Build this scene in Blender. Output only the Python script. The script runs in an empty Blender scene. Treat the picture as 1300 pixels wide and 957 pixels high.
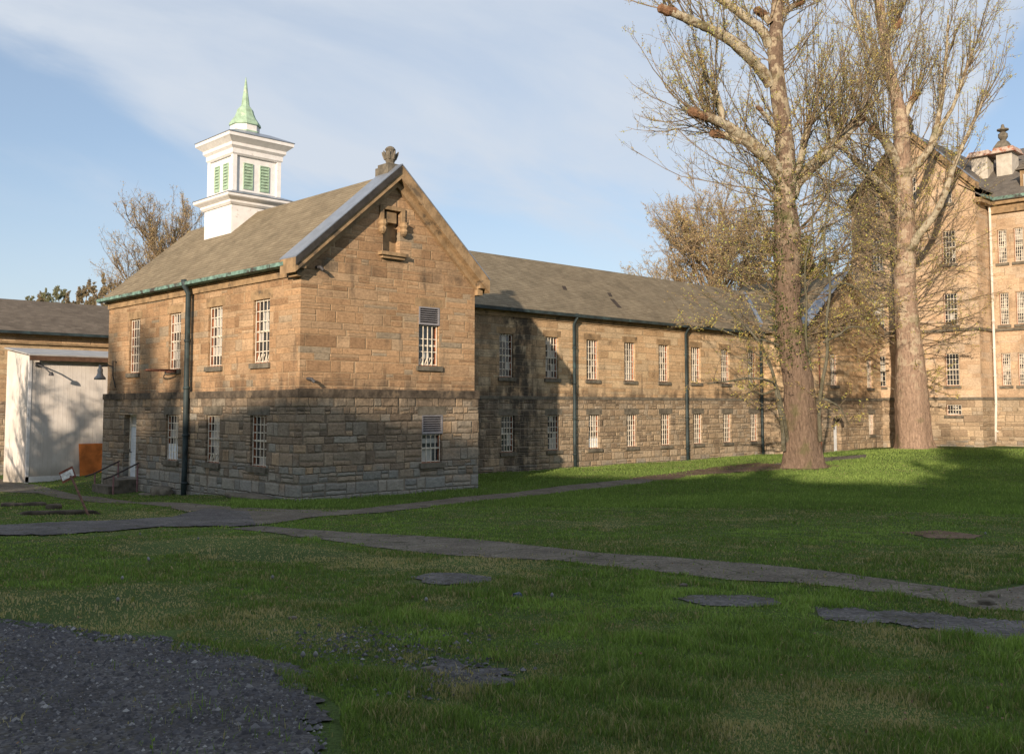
import bpy, math, random
import numpy as np
from mathutils import Vector
R = math.radians
random.seed(7); rng = np.random.default_rng(11)
S = bpy.context.scene
C = S.collection
# ------------------------------------------------------------------ camera
FPX = 1233.0                      # focal length in pixels of the 1300 px wide photograph
CAM = np.array([-16.12, -26.138, 2.924])
cam = bpy.data.objects.new('camera', bpy.data.cameras.new('camera')); C.objects.link(cam)
cam.location = CAM; cam.rotation_euler = (R(90) + math.atan(82 / FPX), 0, R(-44))
cam.data.sensor_width = 36; cam.data.lens = 36 * FPX / 1300; cam.data.shift_y = -44.5 / 1300
cam.data.clip_end = 6000; cam.data.clip_start = 0.1
S.camera = cam
# ------------------------------------------------------------------ sun and sky
SUN_EL, SUN_AZ = 14.2, math.atan2(0.471, 0.882)       # direction the light travels, in plan
sd = Vector((-math.cos(SUN_AZ) * math.cos(R(SUN_EL)), -math.sin(SUN_AZ) * math.cos(R(SUN_EL)), math.sin(R(SUN_EL))))
sun = bpy.data.objects.new('sun', bpy.data.lights.new('sun', 'SUN')); C.objects.link(sun)
sun.data.energy = 5.0; sun.data.angle = R(0.6); sun.data.color = (1.0, 0.81, 0.61)
sun.rotation_euler = sd.to_track_quat('Z', 'Y').to_euler()
SKY_STRENGTH = 0.097
w = bpy.data.worlds.new('World'); S.world = w; w.use_nodes = True
S.view_settings.view_transform = 'Standard'; S.view_settings.look = 'None'
S.view_settings.exposure = 0.50; S.view_settings.gamma = 1
S.cycles.max_bounces = 5; S.cycles.diffuse_bounces = 3; S.cycles.glossy_bounces = 2
S.cycles.transparent_max_bounces = 6


class NT:
    """small helper for node trees"""
    def __init__(s, t): s.t = t; t.nodes.clear()
    def n(s, typ, **k):
        o = s.t.nodes.new(typ)
        for a, b in k.items(): setattr(o, a, b)
        return o
    def put(s, sock, v):
        if v is None: return
        if hasattr(v, 'is_output') or isinstance(v, bpy.types.NodeSocket): s.t.links.new(v, sock)
        else: sock.default_value = v
    def m(s, op, a=None, b=None, c=None, clamp=False):
        o = s.n('ShaderNodeMath', operation=op, use_clamp=clamp)
        for i, v in enumerate((a, b, c)): s.put(o.inputs[i], v)
        return o.outputs[0]
    def v(s, op, a=None, b=None):
        o = s.n('ShaderNodeVectorMath', operation=op)
        s.put(o.inputs[0], a); s.put(o.inputs[1], b)
        return o.outputs['Value'] if op in ('DOT_PRODUCT', 'LENGTH') else o.outputs[0]
    def comb(s, x=0., y=0., z=0.):
        o = s.n('ShaderNodeCombineXYZ')
        for i, v in enumerate((x, y, z)): s.put(o.inputs[i], v)
        return o.outputs[0]
    def sep(s, v):
        o = s.n('ShaderNodeSeparateXYZ'); s.put(o.inputs[0], v); return o.outputs
    def noise(s, vec, scale, detail=4., rough=.55, dist=0.):
        o = s.n('ShaderNodeTexNoise'); s.put(o.inputs['Vector'], vec)
        for k, v in (('Scale', scale), ('Detail', detail), ('Roughness', rough), ('Distortion', dist)): s.put(o.inputs[k], v)
        return o.outputs[0]
    def ss(s, x, a, b):
        o = s.n('ShaderNodeMapRange', interpolation_type='SMOOTHSTEP')
        s.put(o.inputs[0], x); s.put(o.inputs[1], a); s.put(o.inputs[2], b)
        return o.outputs[0]
    def mix(s, f, a, b, blend='MIX'):
        o = s.n('ShaderNodeMix', data_type='RGBA', blend_type=blend)
        s.put(o.inputs[0], f); s.put(o.inputs[6], a); s.put(o.inputs[7], b)
        return o.outputs[2]
    def ramp(s, f, stops, interp='LINEAR'):
        o = s.n('ShaderNodeValToRGB'); s.put(o.inputs[0], f); e = o.color_ramp.elements
        o.color_ramp.interpolation = interp
        while len(e) < len(stops): e.new(0.5)
        for i, (p, c) in enumerate(stops):
            e[i].position = p; e[i].color = (c[0], c[1], c[2], 1) if hasattr(c, '__len__') else (c, c, c, 1)
        return o.outputs[0]
    def wn(s, vec):
        o = s.n('ShaderNodeTexWhiteNoise', noise_dimensions='3D'); s.put(o.inputs[0], vec); return o.outputs


def c4(c): return (c[0], c[1], c[2], 1.0)


t = NT(w.node_tree)
gen = t.n('ShaderNodeTexCoord').outputs['Generated']
sky = t.n('ShaderNodeTexSky', sky_type='NISHITA', sun_disc=False, sun_elevation=R(SUN_EL),
          sun_rotation=math.atan2(sd.x, sd.y), altitude=200, air_density=1.0, dust_density=0.6, ozone_density=1.6)
fw = (math.sin(R(44)), math.cos(R(44)), 0); rt = (math.cos(R(44)), -math.sin(R(44)), 0)
den = t.m('MAXIMUM', t.m('ABSOLUTE', t.v('DOT_PRODUCT', gen, fw)), 0.12)
cx = t.m('DIVIDE', t.v('DOT_PRODUCT', gen, rt), den)
cy = t.m('DIVIDE', t.sep(gen)[2], den)
# wisps run down to the right
along = t.m('ADD', cx, t.m('MULTIPLY', cy, -0.35)); across = t.m('ADD', cy, t.m('MULTIPLY', cx, 0.35))
n1 = t.noise(t.comb(t.m('MULTIPLY', along, 1.6), t.m('MULTIPLY', across, 5.0), 3.1), 1.6, 6., .55, .4)
n2 = t.noise(t.comb(t.m('MULTIPLY', along, 4.), t.m('MULTIPLY', across, 16.), 9.), 2.0, 6., .6, .6)
edge = t.ramp(t.m('ADD', t.m('MULTIPLY', cx, 0.9), 0.5), [(0.0, .40), (.06, .375), (.17, .285), (.30, .235), (.45, .235), (.56, .20), (.66, .165), (.85, .16), (1., .42)])
n3 = t.noise(t.comb(along, across, 5.), 9.0, 5., .6, .5)
inb = t.ss(t.m('SUBTRACT', t.m('ADD', cy, t.m('MULTIPLY', t.m('SUBTRACT', n1, .5), .16)), edge), -.03, .05)
band = t.m('MULTIPLY', inb, t.m('ADD', .18, t.m('MULTIPLY', n1, 1.30)))
low = t.m('MULTIPLY', t.m('MULTIPLY', t.ss(t.m('ABSOLUTE', t.m('SUBTRACT', t.m('ADD', cy, t.m('MULTIPLY', cx, .16)), .165)), .05, .0), t.ss(cx, -.2, -.38)), t.ss(n1, .3, .7))
hz = t.m('MULTIPLY', t.ss(cy, .3, .02), .55)
cl = t.m('ADD', t.m('ADD', band, t.m('MULTIPLY', low, .9)), hz)
cl = t.m('MULTIPLY', cl, t.m('ADD', .72, t.m('MULTIPLY', t.m('ADD', n2, n3), .28)), clamp=True)
cl = t.m('MULTIPLY', cl, .93)
skyc = t.mix(1.0, sky.outputs[0], (1.0, 1.02, 1.10, 1), 'MULTIPLY')
skyc = t.mix(.30, skyc, (4.6, 5.4, 6.4, 1))
col = t.mix(cl, skyc, (4.9, 5.35, 6.0, 1))
bg = t.n('ShaderNodeBackground'); t.put(bg.inputs[0], col); bg.inputs[1].default_value = SKY_STRENGTH
t.t.links.new(bg.outputs[0], t.n('ShaderNodeOutputWorld').inputs[0])

# ------------------------------------------------------------------ geometry helpers
def lerp(a, b, f): return a + (b - a) * f
def sm(x, a, b):
    x = np.clip((x - a) / (b - a), 0, 1); return x * x * (3 - 2 * x)
def ground_z(a, b):
    """height of the lawn: falls from the viewpoint to the chapel, on to the yard behind, rises to the main block"""
    a = np.asarray(a, float); b = np.asarray(b, float)
    v = (a - CAM[0]) * fw[0] + (b - CAM[1]) * fw[1]
    q = np.clip(v / 31.0, -0.6, 1.0)
    z = 1.27 * (1 - q) ** 1.0
    z = z - .42 * sm(b, 1, 12) * sm(-a, -3, 1) - .42 * sm(b, 16, 31)
    z = z + .5 * sm(a, 22, 45) * sm(-b, -8, 2)
    z = z + 0.03 * np.sin(a * .6 + 1) * np.sin(b * .5) * sm(np.hypot(a + 8, b + 12), 0, 30) * (np.hypot(a - 5, b - 5) > 0)
    z = z + 26 * sm(np.hypot(a + 60, b - 300), 260, 60) * sm(b, 60, 200)
    return z
def ray(px, py):
    r = (px - 650) / FPX; u = (434 - py) / FPX; th = math.atan(82 / FPX); c, s = math.cos(th), math.sin(th)
    Y = c - u * s; Z = s + u * c
    return np.array([r * rt[0] + Y * fw[0], r * rt[1] + Y * fw[1], Z])
def at(px, py, dist):
    d = ray(px, py); k = dist / (d[0] * fw[0] + d[1] * fw[1]); return CAM + d * k
def gp(px, py):
    d = ray(px, py); k0, k1 = 2.0, 400.0
    for _ in range(60):
        k = .5 * (k0 + k1); p = CAM + d * k
        if p[2] > float(ground_z(p[0], p[1])): k0 = k
        else: k1 = k
    return CAM + d * k0

def tag(o, label=None, cat=None, group=None, kind=None):
    if label: o['label'] = label
    if cat: o['category'] = cat
    if group: o['group'] = group
    if kind: o['kind'] = kind
    return o
def empty(name, loc, label, cat, group=None):
    o = bpy.data.objects.new(name, None); C.objects.link(o); o.location = loc
    return tag(o, label, cat, group)
def link(name, me, mats, parent=None, smooth=False):
    for m_ in (mats if isinstance(mats, (list, tuple)) else [mats]): me.materials.append(m_)
    if smooth: me.polygons.foreach_set('use_smooth', [True] * len(me.polygons))
    o = bpy.data.objects.new(name, me); C.objects.link(o)
    if parent is not None:
        o.parent = parent; root = parent
        loc = Vector((0, 0, 0))
        while root is not None: loc += root.location; root = root.parent
        o.location = -loc
        o['wl'] = 1; del o['wl']
    return o

class MB:
    """collects faces with uv; coordinates are world coordinates"""
    def __init__(s): s.v = []; s.f = []; s.uv = []; s.mi = []
    def face(s, pts, uv=None, mi=0):
        i = len(s.v); s.v += [tuple(map(float, p)) for p in pts]; s.f.append(tuple(range(i, i + len(pts))))
        if uv is None:
            p = [Vector(q) for q in pts]; n = (p[1] - p[0]).cross(p[2] - p[0])
            if n.length < 1e-12: n = Vector((0, 0, 1))
            n.normalize(); k = max(range(3), key=lambda j: abs(n[j]))
            uv = [((q[1], q[2]) if k == 0 else (q[0], q[2]) if k == 1 else (q[0], q[1])) for q in pts]
        s.uv += list(uv); s.mi.append(mi)
    def hexa(s, c, mi=0):
        """c: 8 corners, bottom 4 ccw then top 4"""
        for q in ((3, 2, 1, 0), (4, 5, 6, 7), (0, 1, 5, 4), (1, 2, 6, 5), (2, 3, 7, 6), (3, 0, 4, 7)): s.face([c[j] for j in q], None, mi)
    def box(s, x0, x1, y0, y1, z0, z1, mi=0):
        s.hexa([(x0, y0, z0), (x1, y0, z0), (x1, y1, z0), (x0, y1, z0), (x0, y0, z1), (x1, y0, z1), (x1, y1, z1), (x0, y1, z1)], mi)
    def bar(s, p, q, wd, th=None, up=(0, 0, 1), mi=0):
        th = th or wd; p = Vector(p); q = Vector(q); d = (q - p).normalized(); up = Vector(up)
        if abs(d.dot(up)) > .97: up = Vector((1, 0, 0))
        x = d.cross(up).normalized() * wd / 2; y = x.cross(d).normalized() * th / 2
        s.hexa([p - x - y, p + x - y, p + x + y, p - x + y, q - x - y, q + x - y, q + x + y, q - x + y], mi)
    def prism(s, prof, y0, y1, P=None, mi=0):
        """profile points (u, z) extruded along the third direction; P maps (u, d, z) to world"""
        P = P or (lambda u, d, z: (u, d, z)); n = len(prof)
        s.face([P(u, y0, z) for u, z in prof], None, mi); s.face([P(u, y1, z) for u, z in reversed(prof)], None, mi)
        for i in range(n):
            (u0, z0), (u1, z1) = prof[i], prof[(i + 1) % n]
            s.face([P(u0, y0, z0), P(u0, y1, z0), P(u1, y1, z1), P(u1, y0, z1)], None, mi)
    def lathe(s, cx, cy, prof, n=12, rot=0., sq=False, mi=0):
        k = 4 if sq else n; rr = rot + (math.pi / 4 if sq else 0); f = math.sqrt(2) if sq else 1
        rings = [[(cx + f * r * math.cos(rr + 2 * math.pi * j / k), cy + f * r * math.sin(rr + 2 * math.pi * j / k), z) for j in range(k)] for r, z in prof]
        for a_, b_ in zip(rings, rings[1:]):
            for j in range(k): s.face([a_[j], a_[(j + 1) % k], b_[(j + 1) % k], b_[j]], None, mi)
        s.face(rings[-1], None, mi); s.face(list(reversed(rings[0])), None, mi)
    def tube(s, pts, r, n=8, mi=0):
        pts = [Vector(p) for p in pts]; rings = []
        for i, p in enumerate(pts):
            d = (pts[min(i + 1, len(pts) - 1)] - pts[max(i - 1, 0)]).normalized()
            u = d.cross(Vector((0, 0, 1)) if abs(d.z) < .95 else Vector((1, 0, 0))).normalized(); v_ = d.cross(u)
            rr = r[i] if hasattr(r, '__len__') else r
            rings.append([p + u * rr * math.cos(2 * math.pi * j / n) + v_ * rr * math.sin(2 * math.pi * j / n) for j in range(n)])
        for a_, b_ in zip(rings, rings[1:]):
            for j in range(n): s.face([a_[j], a_[(j + 1) % n], b_[(j + 1) % n], b_[j]], None, mi)
        s.face(list(reversed(rings[0])), None, mi); s.face(rings[-1], None, mi)
    def build(s, name, mats, parent=None, smooth=False):
        me = bpy.data.meshes.new(name); me.from_pydata(s.v, [], s.f)
        l = me.uv_layers.new(name='UVMap'); l.data.foreach_set('uv', np.array(s.uv, float).ravel())
        me.polygons.foreach_set('material_index', s.mi)
        if smooth:
            import bmesh
            bm = bmesh.new(); bm.from_mesh(me); bmesh.ops.remove_doubles(bm, verts=bm.verts, dist=1e-4); bm.to_mesh(me); bm.free()
        return link(name, me, mats, parent, smooth)

def npmesh(name, V, F, mats, parent=None, attrs=None, smooth=False, loose_uv=None):
    """F: (n,3) or (n,4) index array"""
    me = bpy.data.meshes.new(name); k = F.shape[1]
    me.vertices.add(len(V)); me.vertices.foreach_set('co', V.astype(np.float32).ravel())
    me.loops.add(F.size); me.loops.foreach_set('vertex_index', F.astype(np.int32).ravel())
    me.polygons.add(len(F)); me.polygons.foreach_set('loop_start', np.arange(0, F.size, k, dtype=np.int32))
    me.update(calc_edges=True)
    for an, av in (attrs or {}).items():
        at_ = me.attributes.new(an, 'FLOAT', 'POINT'); at_.data.foreach_set('value', av.astype(np.float32))
    if smooth: me.polygons.foreach_set('use_smooth', np.ones(len(F), bool))
    return link(name, me, mats, parent)

# ------------------------------------------------------------------ materials
MATS = {}
def newmat(name):
    m_ = bpy.data.materials.new(name); m_.use_nodes = True; t_ = NT(m_.node_tree)
    b = t_.n('ShaderNodeBsdfPrincipled'); o = t_.n('ShaderNodeOutputMaterial'); t_.t.links.new(b.outputs[0], o.inputs[0])
    b.inputs['Specular IOR Level'].default_value = .3
    MATS[name] = m_
    return m_, t_, b
def simple(name, col, rough=.8, nscale=6., var=.25, metal=0., stain=None, spec=.3, bump=.0):
    m_, t_, b = newmat(name); pos = t_.n('ShaderNodeNewGeometry').outputs['Position']
    n_ = t_.noise(pos, nscale, 5., .6)
    c = t_.mix(t_.ss(n_, .3, .7), c4([x * (1 - var) for x in col]), c4([min(1, x * (1 + var)) for x in col]))
    if stain:
        c = t_.mix(t_.ss(t_.noise(pos, stain[1], 4., .65), stain[2], stain[2] + .12), c, c4(stain[0]))
    t_.put(b.inputs['Base Color'], c); b.inputs['Roughness'].default_value = rough; b.inputs['Metallic'].default_value = metal
    b.inputs['Specular IOR Level'].default_value = spec
    if bump:
        bp = t_.n('ShaderNodeBump'); bp.inputs['Distance'].default_value = bump; t_.put(bp.inputs['Height'], t_.noise(pos, nscale * 4, 4.)); t_.put(b.inputs['Normal'], bp.outputs[0])
    return m_

def stone(name, bw, bh, pal, mortar_col, joint=.012, rock=.01, seed=0., low=False, stainz=None, soot_shade=None, lichen=.0, gray_z=None, dark=1.0):
    """coursed masonry: courses of uneven height, blocks of random length, one colour per block, mortar joints, rock-faced bump"""
    m_, t_, b = newmat(name)
    uvn = t_.n('ShaderNodeUVMap'); uv = t_.sep(uvn.outputs[0]); pos = t_.n('ShaderNodeNewGeometry').outputs['Position']
    pz = t_.sep(pos)[2]
    wob = t_.noise(t_.comb(uv[0], uv[1], seed), 2.2, 2.)
    wob2 = t_.noise(t_.comb(uv[0], uv[1], seed + 5), 9., 3.)
    U0 = t_.m('ADD', uv[0], t_.m('MULTIPLY', t_.m('SUBTRACT', wob2, .5), .05 if low else .012))
    V0 = t_.m('ADD', uv[1], t_.m('ADD', t_.m('MULTIPLY', t_.m('SUBTRACT', wob, .5), .07 if low else .01), t_.m('MULTIPLY', t_.m('SUBTRACT', wob2, .5), .035 if low else .008)))
    v1 = t_.m('DIVIDE', V0, bh)
    v2 = t_.m('ADD', v1, t_.m('MULTIPLY', t_.m('SINE', t_.m('MULTIPLY', v1, 2.17)), .22))
    v2 = t_.m('ADD', v2, seed * 3.7)
    row = t_.m('FLOOR', v2); fv = t_.m('FRACT', v2)
    rw = t_.wn(t_.comb(row, seed, 1.)); rs = t_.sep(rw[1])
    wid = t_.m('MULTIPLY', bw, t_.m('ADD', .65, t_.m('MULTIPLY', rs[0], .7)))
    u1 = t_.m('ADD', t_.m('DIVIDE', U0, wid), t_.m('MULTIPLY', rs[1], 37.))
    u2 = t_.m('ADD', u1, t_.m('MULTIPLY', t_.m('SINE', t_.m('ADD', t_.m('MULTIPLY', u1, 2.6), t_.m('MULTIPLY', rs[2], 20.))), .3))
    colm = t_.m('FLOOR', u2); fu = t_.m('FRACT', u2)
    # some courses are split in two thin ones block by block
    idn = t_.sep(t_.wn(t_.comb(row, colm, seed + 2.))[1])
    split = t_.m('GREATER_THAN', idn[0], .72)
    fvs = t_.m('FRACT', t_.m('MULTIPLY', fv, t_.m('ADD', 1., split)))
    half = t_.m('MULTIPLY', split, t_.m('GREATER_THAN', fv, .5))
    bid = t_.sep(t_.wn(t_.comb(row, colm, t_.m('ADD', half, seed)))[1])
    du = t_.m('MULTIPLY', t_.m('MINIMUM', fu, t_.m('SUBTRACT', 1., fu)), wid)
    dv = t_.m('MULTIPLY', t_.m('MINIMUM', fvs, t_.m('SUBTRACT', 1., fvs)), t_.m('DIVIDE', bh, t_.m('ADD', 1., split)))
    d = t_.m('MINIMUM', du, dv)
    jn = t_.m('MULTIPLY', t_.noise(t_.comb(uv[0], uv[1], 2. + seed), 3., 4.), joint * 2.)
    mort = t_.ss(d, t_.m('MULTIPLY', jn, 1.5), t_.m('MULTIPLY', jn, .5))
    av = [sum(p_[1][q_] for p_ in pal) / len(pal) for q_ in range(3)]
    base = t_.ramp(bid[0], [(p_[0], [(c_ * .85 + a_ * .15) * w_ for c_, a_, w_ in zip(p_[1], av, (1.02, 1.05, 1.12))]) for p_ in pal], 'LINEAR')
    grain = t_.noise(t_.comb(t_.m('MULTIPLY', uv[0], 2.5), t_.m('MULTIPLY', uv[1], 5.), t_.m('MULTIPLY', bid[1], 30.)), 3., 6., .6)
    base = t_.mix(1., base, t_.ramp(grain, [(.25, .68), (.5, 1.), (.8, 1.25)]), 'MULTIPLY')
    big = t_.noise(pos, .55, 5., .6); big2 = t_.noise(pos, 1.7, 5., .65)
    base = t_.mix(1., base, t_.ramp(big, [(.3, .72), (.5, 1.), (.7, 1.18)]), 'MULTIPLY')
    # soot and water marks run down the wall
    streak = t_.noise(t_.comb(t_.m('MULTIPLY', uv[0], 2.2), t_.m('MULTIPLY', uv[1], .35), 4. + seed), 1., 5., .6)
    st = t_.ss(streak, .56, .76)
    base = t_.mix(t_.m('MULTIPLY', st, .55), base, (.055, .048, .040, 1))
    base = t_.mix(t_.m('MULTIPLY', t_.ss(big2, .55, .75), .5), base, (.09, .07, .05, 1))
    base = t_.mix(1., base, t_.ramp(t_.noise(pos, 14., 5., .7), [(.3, .78), (.7, 1.2)]), 'MULTIPLY')
    if gray_z:
        g = t_.ss(t_.m('ADD', pz, t_.m('MULTIPLY', t_.m('SUBTRACT', t_.m('ADD', t_.m('MULTIPLY', bid[2], .8), big2), .9), 1.1)), gray_z, gray_z - .8)
        gcol = t_.ramp(bid[1], [(0, (.15, .165, .16)), (.5, (.25, .26, .25)), (1, (.31, .30, .26))])
        base = t_.mix(t_.m('MULTIPLY', g, .72), base, t_.mix(1., gcol, t_.ramp(grain, [(.25, .7), (.8, 1.25)]), 'MULTIPLY'))
    if stainz:
        for (z0, w_, k) in stainz:
            dz = t_.m('ABSOLUTE', t_.m('SUBTRACT', pz, z0))
            base = t_.mix(t_.m('MULTIPLY', t_.m('MULTIPLY', t_.ss(dz, w_, 0.), k), t_.ss(t_.m('ADD', streak, big2), .8, 1.15)), base, (.05, .044, .038, 1))
    for (x_, w_, k) in (soot_shade or ()):  # soot stains on the wing, with the gable's shadow deepened into the colour
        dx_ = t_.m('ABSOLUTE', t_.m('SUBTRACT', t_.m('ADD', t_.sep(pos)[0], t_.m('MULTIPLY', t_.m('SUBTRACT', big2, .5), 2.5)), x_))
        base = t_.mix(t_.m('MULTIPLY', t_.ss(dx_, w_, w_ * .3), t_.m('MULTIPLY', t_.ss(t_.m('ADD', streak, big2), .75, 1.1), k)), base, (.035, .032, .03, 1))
    mcol = t_.mix(t_.ss(t_.noise(pos, 1.1, 3.), .45, .6), c4(mortar_col), c4([x * .62 for x in mortar_col]))
    colr = t_.mix(t_.m('MULTIPLY', mort, .75), base, mcol)
    if dark != 1.0: colr = t_.mix(1., colr, (dark, dark, dark, 1), 'MULTIPLY')
    t_.put(b.inputs['Base Color'], colr); b.inputs['Roughness'].default_value = .92; b.inputs['Specular IOR Level'].default_value = .15
    edge_ = t_.ss(d, 0., .05 if low else .025)
    rockn = t_.noise(t_.comb(uv[0], uv[1], t_.m('MULTIPLY', bid[2], 50.)), 5. if low else 9., 5., .6)
    h = t_.m('ADD', t_.m('MULTIPLY', edge_, rock * 1.1), t_.m('MULTIPLY', rockn, rock * (2.2 if low else 1.0)))
    h = t_.m('ADD', h, t_.m('MULTIPLY', grain, rock * .35))
    h = t_.m('ADD', h, t_.m('MULTIPLY', t_.m('MULTIPLY', bid[1], edge_), rock * 1.3))
    bp = t_.n('ShaderNodeBump'); bp.inputs['Distance'].default_value = 1.; bp.inputs['Strength'].default_value = 1.; t_.put(bp.inputs['Height'], h)
    t_.put(b.inputs['Normal'], bp.outputs[0])
    return m_

TAN = [(0, (.22, .13, .068)), (.2, (.33, .20, .105)), (.45, (.38, .235, .125)), (.7, (.32, .21, .12)), (.88, (.42, .28, .16)), (1, (.24, .20, .14))]
BRN = [(0, (.13, .10, .07)), (.25, (.24, .175, .115)), (.5, (.31, .23, .15)), (.7, (.21, .18, .135)), (.85, (.37, .255, .15)), (1, (.28, .26, .21))]
M_UP = stone('tan_ashlar', .72, .265, TAN, (.40, .30, .19), .007, .007, 1., stainz=[(3.4, .8, .65), (7.4, .5, .5)])
M_LO = stone('rough_stone', .50, .31, BRN, (.19, .155, .115), .011, .019, 2., low=True, gray_z=1.2, stainz=[(3.3, .6, .6)])
WTAN = [(0, (.36, .235, .125)), (.3, (.47, .31, .17)), (.6, (.51, .355, .205)), (.85, (.46, .35, .22)), (1, (.55, .39, .22))]
WBRN = [(0, (.20, .145, .095)), (.3, (.31, .225, .14)), (.6, (.38, .285, .185)), (.8, (.32, .26, .185)), (1, (.44, .32, .195))]
M_WUP = stone('wing_ashlar', .85, .30, WTAN, (.30, .24, .16), .008, .006, 3., stainz=[(3.4, .7, .7)], soot_shade=[(15.2, 1.3, .9), (13., 3., .5)])
M_WLO = stone('wing_rough_stone', .46, .27, WBRN, (.24, .20, .15), .012, .018, 4., low=True, gray_z=.3, stainz=[(3.3, .5, .5)], soot_shade=[(15.2, 1.6, .85), (12.5, 3.5, .6)])
MTAN = [(0, (.36, .245, .15)), (.3, (.44, .305, .19)), (.6, (.48, .35, .225)), (.85, (.42, .325, .23)), (1, (.52, .355, .21))]
M_MUP = stone('main_ashlar', .9, .34, MTAN, (.38, .30, .20), .006, .004, 5.)
M_MLO = stone('main_rough_stone', .6, .3, WBRN, (.28, .23, .16), .01, .014, 6., low=True, gray_z=.8)
M_BAND = simple('sooty_stone', (.075, .06, .045), .95, 3., .5, stain=((.16, .12, .08), 1.5, .55), bump=.02)
M_TRIM = simple('tan_trim_stone', (.27, .185, .105), .95, 2.5, .3, stain=((.12, .09, .06), 2.2, .56), bump=.015)
M_SILL = simple('weathered_sill_stone', (.13, .115, .09), .95, 4., .35, bump=.01)
M_GREYMET = simple('coping_metal', (.22, .25, .30), .38, 3., .12, metal=.35, spec=.5)
M_VERD = simple('verdigris_gutter', (.13, .22, .19), .7, 5., .45, stain=((.05, .05, .045), 2., .5))
M_DSP = simple('dark_downspout', (.028, .042, .046), .55, 2.2, .4, stain=((.055, .10, .105), 1.2, .58))
M_DSPW = simple('white_downspout', (.62, .56, .50), .6, 2., .15)
M_WHITE = simple('cream_white_paint', (.72, .71, .71), .75, 3.5, .07, stain=((.54, .51, .48), 4.5, .60), bump=.004)
M_GREEN = simple('mint_green_paint', (.29, .41, .30), .7, 5., .2, stain=((.42, .50, .38), 4., .58))
M_CREAM = simple('cream_bar_paint', (.66, .60, .50), .6, 6., .2, stain=((.30, .15, .08), 8., .64))
M_RUST = simple('rust_frame', (.34, .13, .065), .85, 5., .35)
M_RUSTB = simple('rust_brown', (.13, .055, .035), .9, 9., .4)
M_LOUV = simple('grey_louvre_paint', (.22, .215, .23), .6, 5., .12)
M_DARK = simple('dark_void', (.012, .012, .013), .9)
M_IRON = simple('dark_iron', (.05, .05, .055), .6, 8., .3)
M_DOOR = simple('white_door_paint', (.62, .65, .68), .5, 3., .08)
M_PLINTH = simple('step_concrete', (.12, .105, .085), .95, 4., .35, bump=.02)
M_ORANGE = simple('rusted_orange_panel', (.50, .155, .035), .75, 1.6, .35, stain=((.12, .05, .025), 1.3, .62))
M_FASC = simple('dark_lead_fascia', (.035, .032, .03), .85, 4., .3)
M_SHED = None

def roofmat(name, c1, c2, course=.18):
    m_, t_, b = newmat(name); uv = t_.sep(t_.n('ShaderNodeUVMap').outputs[0]); pos = t_.n('ShaderNodeNewGeometry').outputs['Position']
    wv = t_.m('DIVIDE', t_.m('ADD', uv[1], t_.m('MULTIPLY', t_.noise(pos, 2., 3.), .03)), course); row = t_.m('FLOOR', wv); fv = t_.m('FRACT', wv)
    rr = t_.sep(t_.wn(t_.comb(row, 3., 1.))[1])
    uu = t_.m('ADD', t_.m('DIVIDE', uv[0], .30), t_.m('MULTIPLY', rr[0], 9.)); bid = t_.sep(t_.wn(t_.comb(t_.m('FLOOR', uu), row, 0.))[1])
    big = t_.noise(t_.comb(t_.m('MULTIPLY', uv[0], .5), t_.m('MULTIPLY', uv[1], 1.2), 1.), 1.2, 6., .65)
    c = t_.mix(t_.m('ADD', t_.m('MULTIPLY', bid[0], .45), t_.m('MULTIPLY', big, .55)), c4(c1), c4(c2))
    c = t_.mix(1., c, t_.ramp(t_.noise(pos, .8, 6., .7), [(.3, .72), (.7, 1.2)]), 'MULTIPLY')
    fine = t_.noise(pos, 28., 3., .7); c = t_.mix(1., c, t_.ramp(fine, [(.3, .75), (.7, 1.2)]), 'MULTIPLY')
    c = t_.mix(t_.m('MULTIPLY', t_.ss(fv, .22, .04), .85), c, c4([x * .38 for x in c1]))
    c = t_.mix(t_.m('MULTIPLY', t_.m('GREATER_THAN', bid[2], .94), .2), c, c4([min(1, x * 1.35) for x in c2]))
    t_.put(b.inputs['Base Color'], c); b.inputs['Roughness'].default_value = .95; b.inputs['Specular IOR Level'].default_value = .15
    bp = t_.n('ShaderNodeBump'); bp.inputs['Distance'].default_value = .025; t_.put(bp.inputs['Height'], t_.m('ADD', t_.m('SUBTRACT', 1., fv), t_.m('MULTIPLY', bid[1], .4))); t_.put(b.inputs['Normal'], bp.outputs[0])
    return m_
M_ROOF = roofmat('brown_grey_shingle', (.155, .125, .085), (.25, .21, .145))
M_ROOFR = roofmat('rear_shingle', (.11, .09, .07), (.18, .15, .12))
M_SLATE = roofmat('grey_slate', (.11, .10, .09), (.20, .18, .155), .22)

def glassmat():
    m_, t_, b = newmat('window_glass'); pos = t_.n('ShaderNodeNewGeometry').outputs['Position']; uv = t_.sep(t_.n('ShaderNodeUVMap').outputs[0])
    k = t_.sep(t_.wn(t_.comb(t_.m('FLOOR', uv[0]), t_.m('FLOOR', uv[1]), 5.))[1])
    obj = t_.n('ShaderNodeObjectInfo').outputs['Random']
    pale = t_.m('GREATER_THAN', t_.m('ADD', k[0], t_.m('MULTIPLY', obj, .6)), .98)
    c = t_.mix(pale, t_.ramp(t_.noise(pos, 3., 2.), [(.3, (.018, .022, .026)), (.7, (.05, .055, .06))]), (.42, .41, .38, 1))
    t_.put(b.inputs['Base Color'], c); t_.put(b.inputs['Roughness'], t_.m('ADD', .08, t_.m('MULTIPLY', k[1], .25))); b.inputs['Specular IOR Level'].default_value = .8
    bp = t_.n('ShaderNodeBump'); bp.inputs['Distance'].default_value = .004; t_.put(bp.inputs['Height'], t_.noise(pos, 4., 2.)); t_.put(b.inputs['Normal'], bp.outputs[0])
    return m_
M_GLASS = glassmat()

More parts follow.
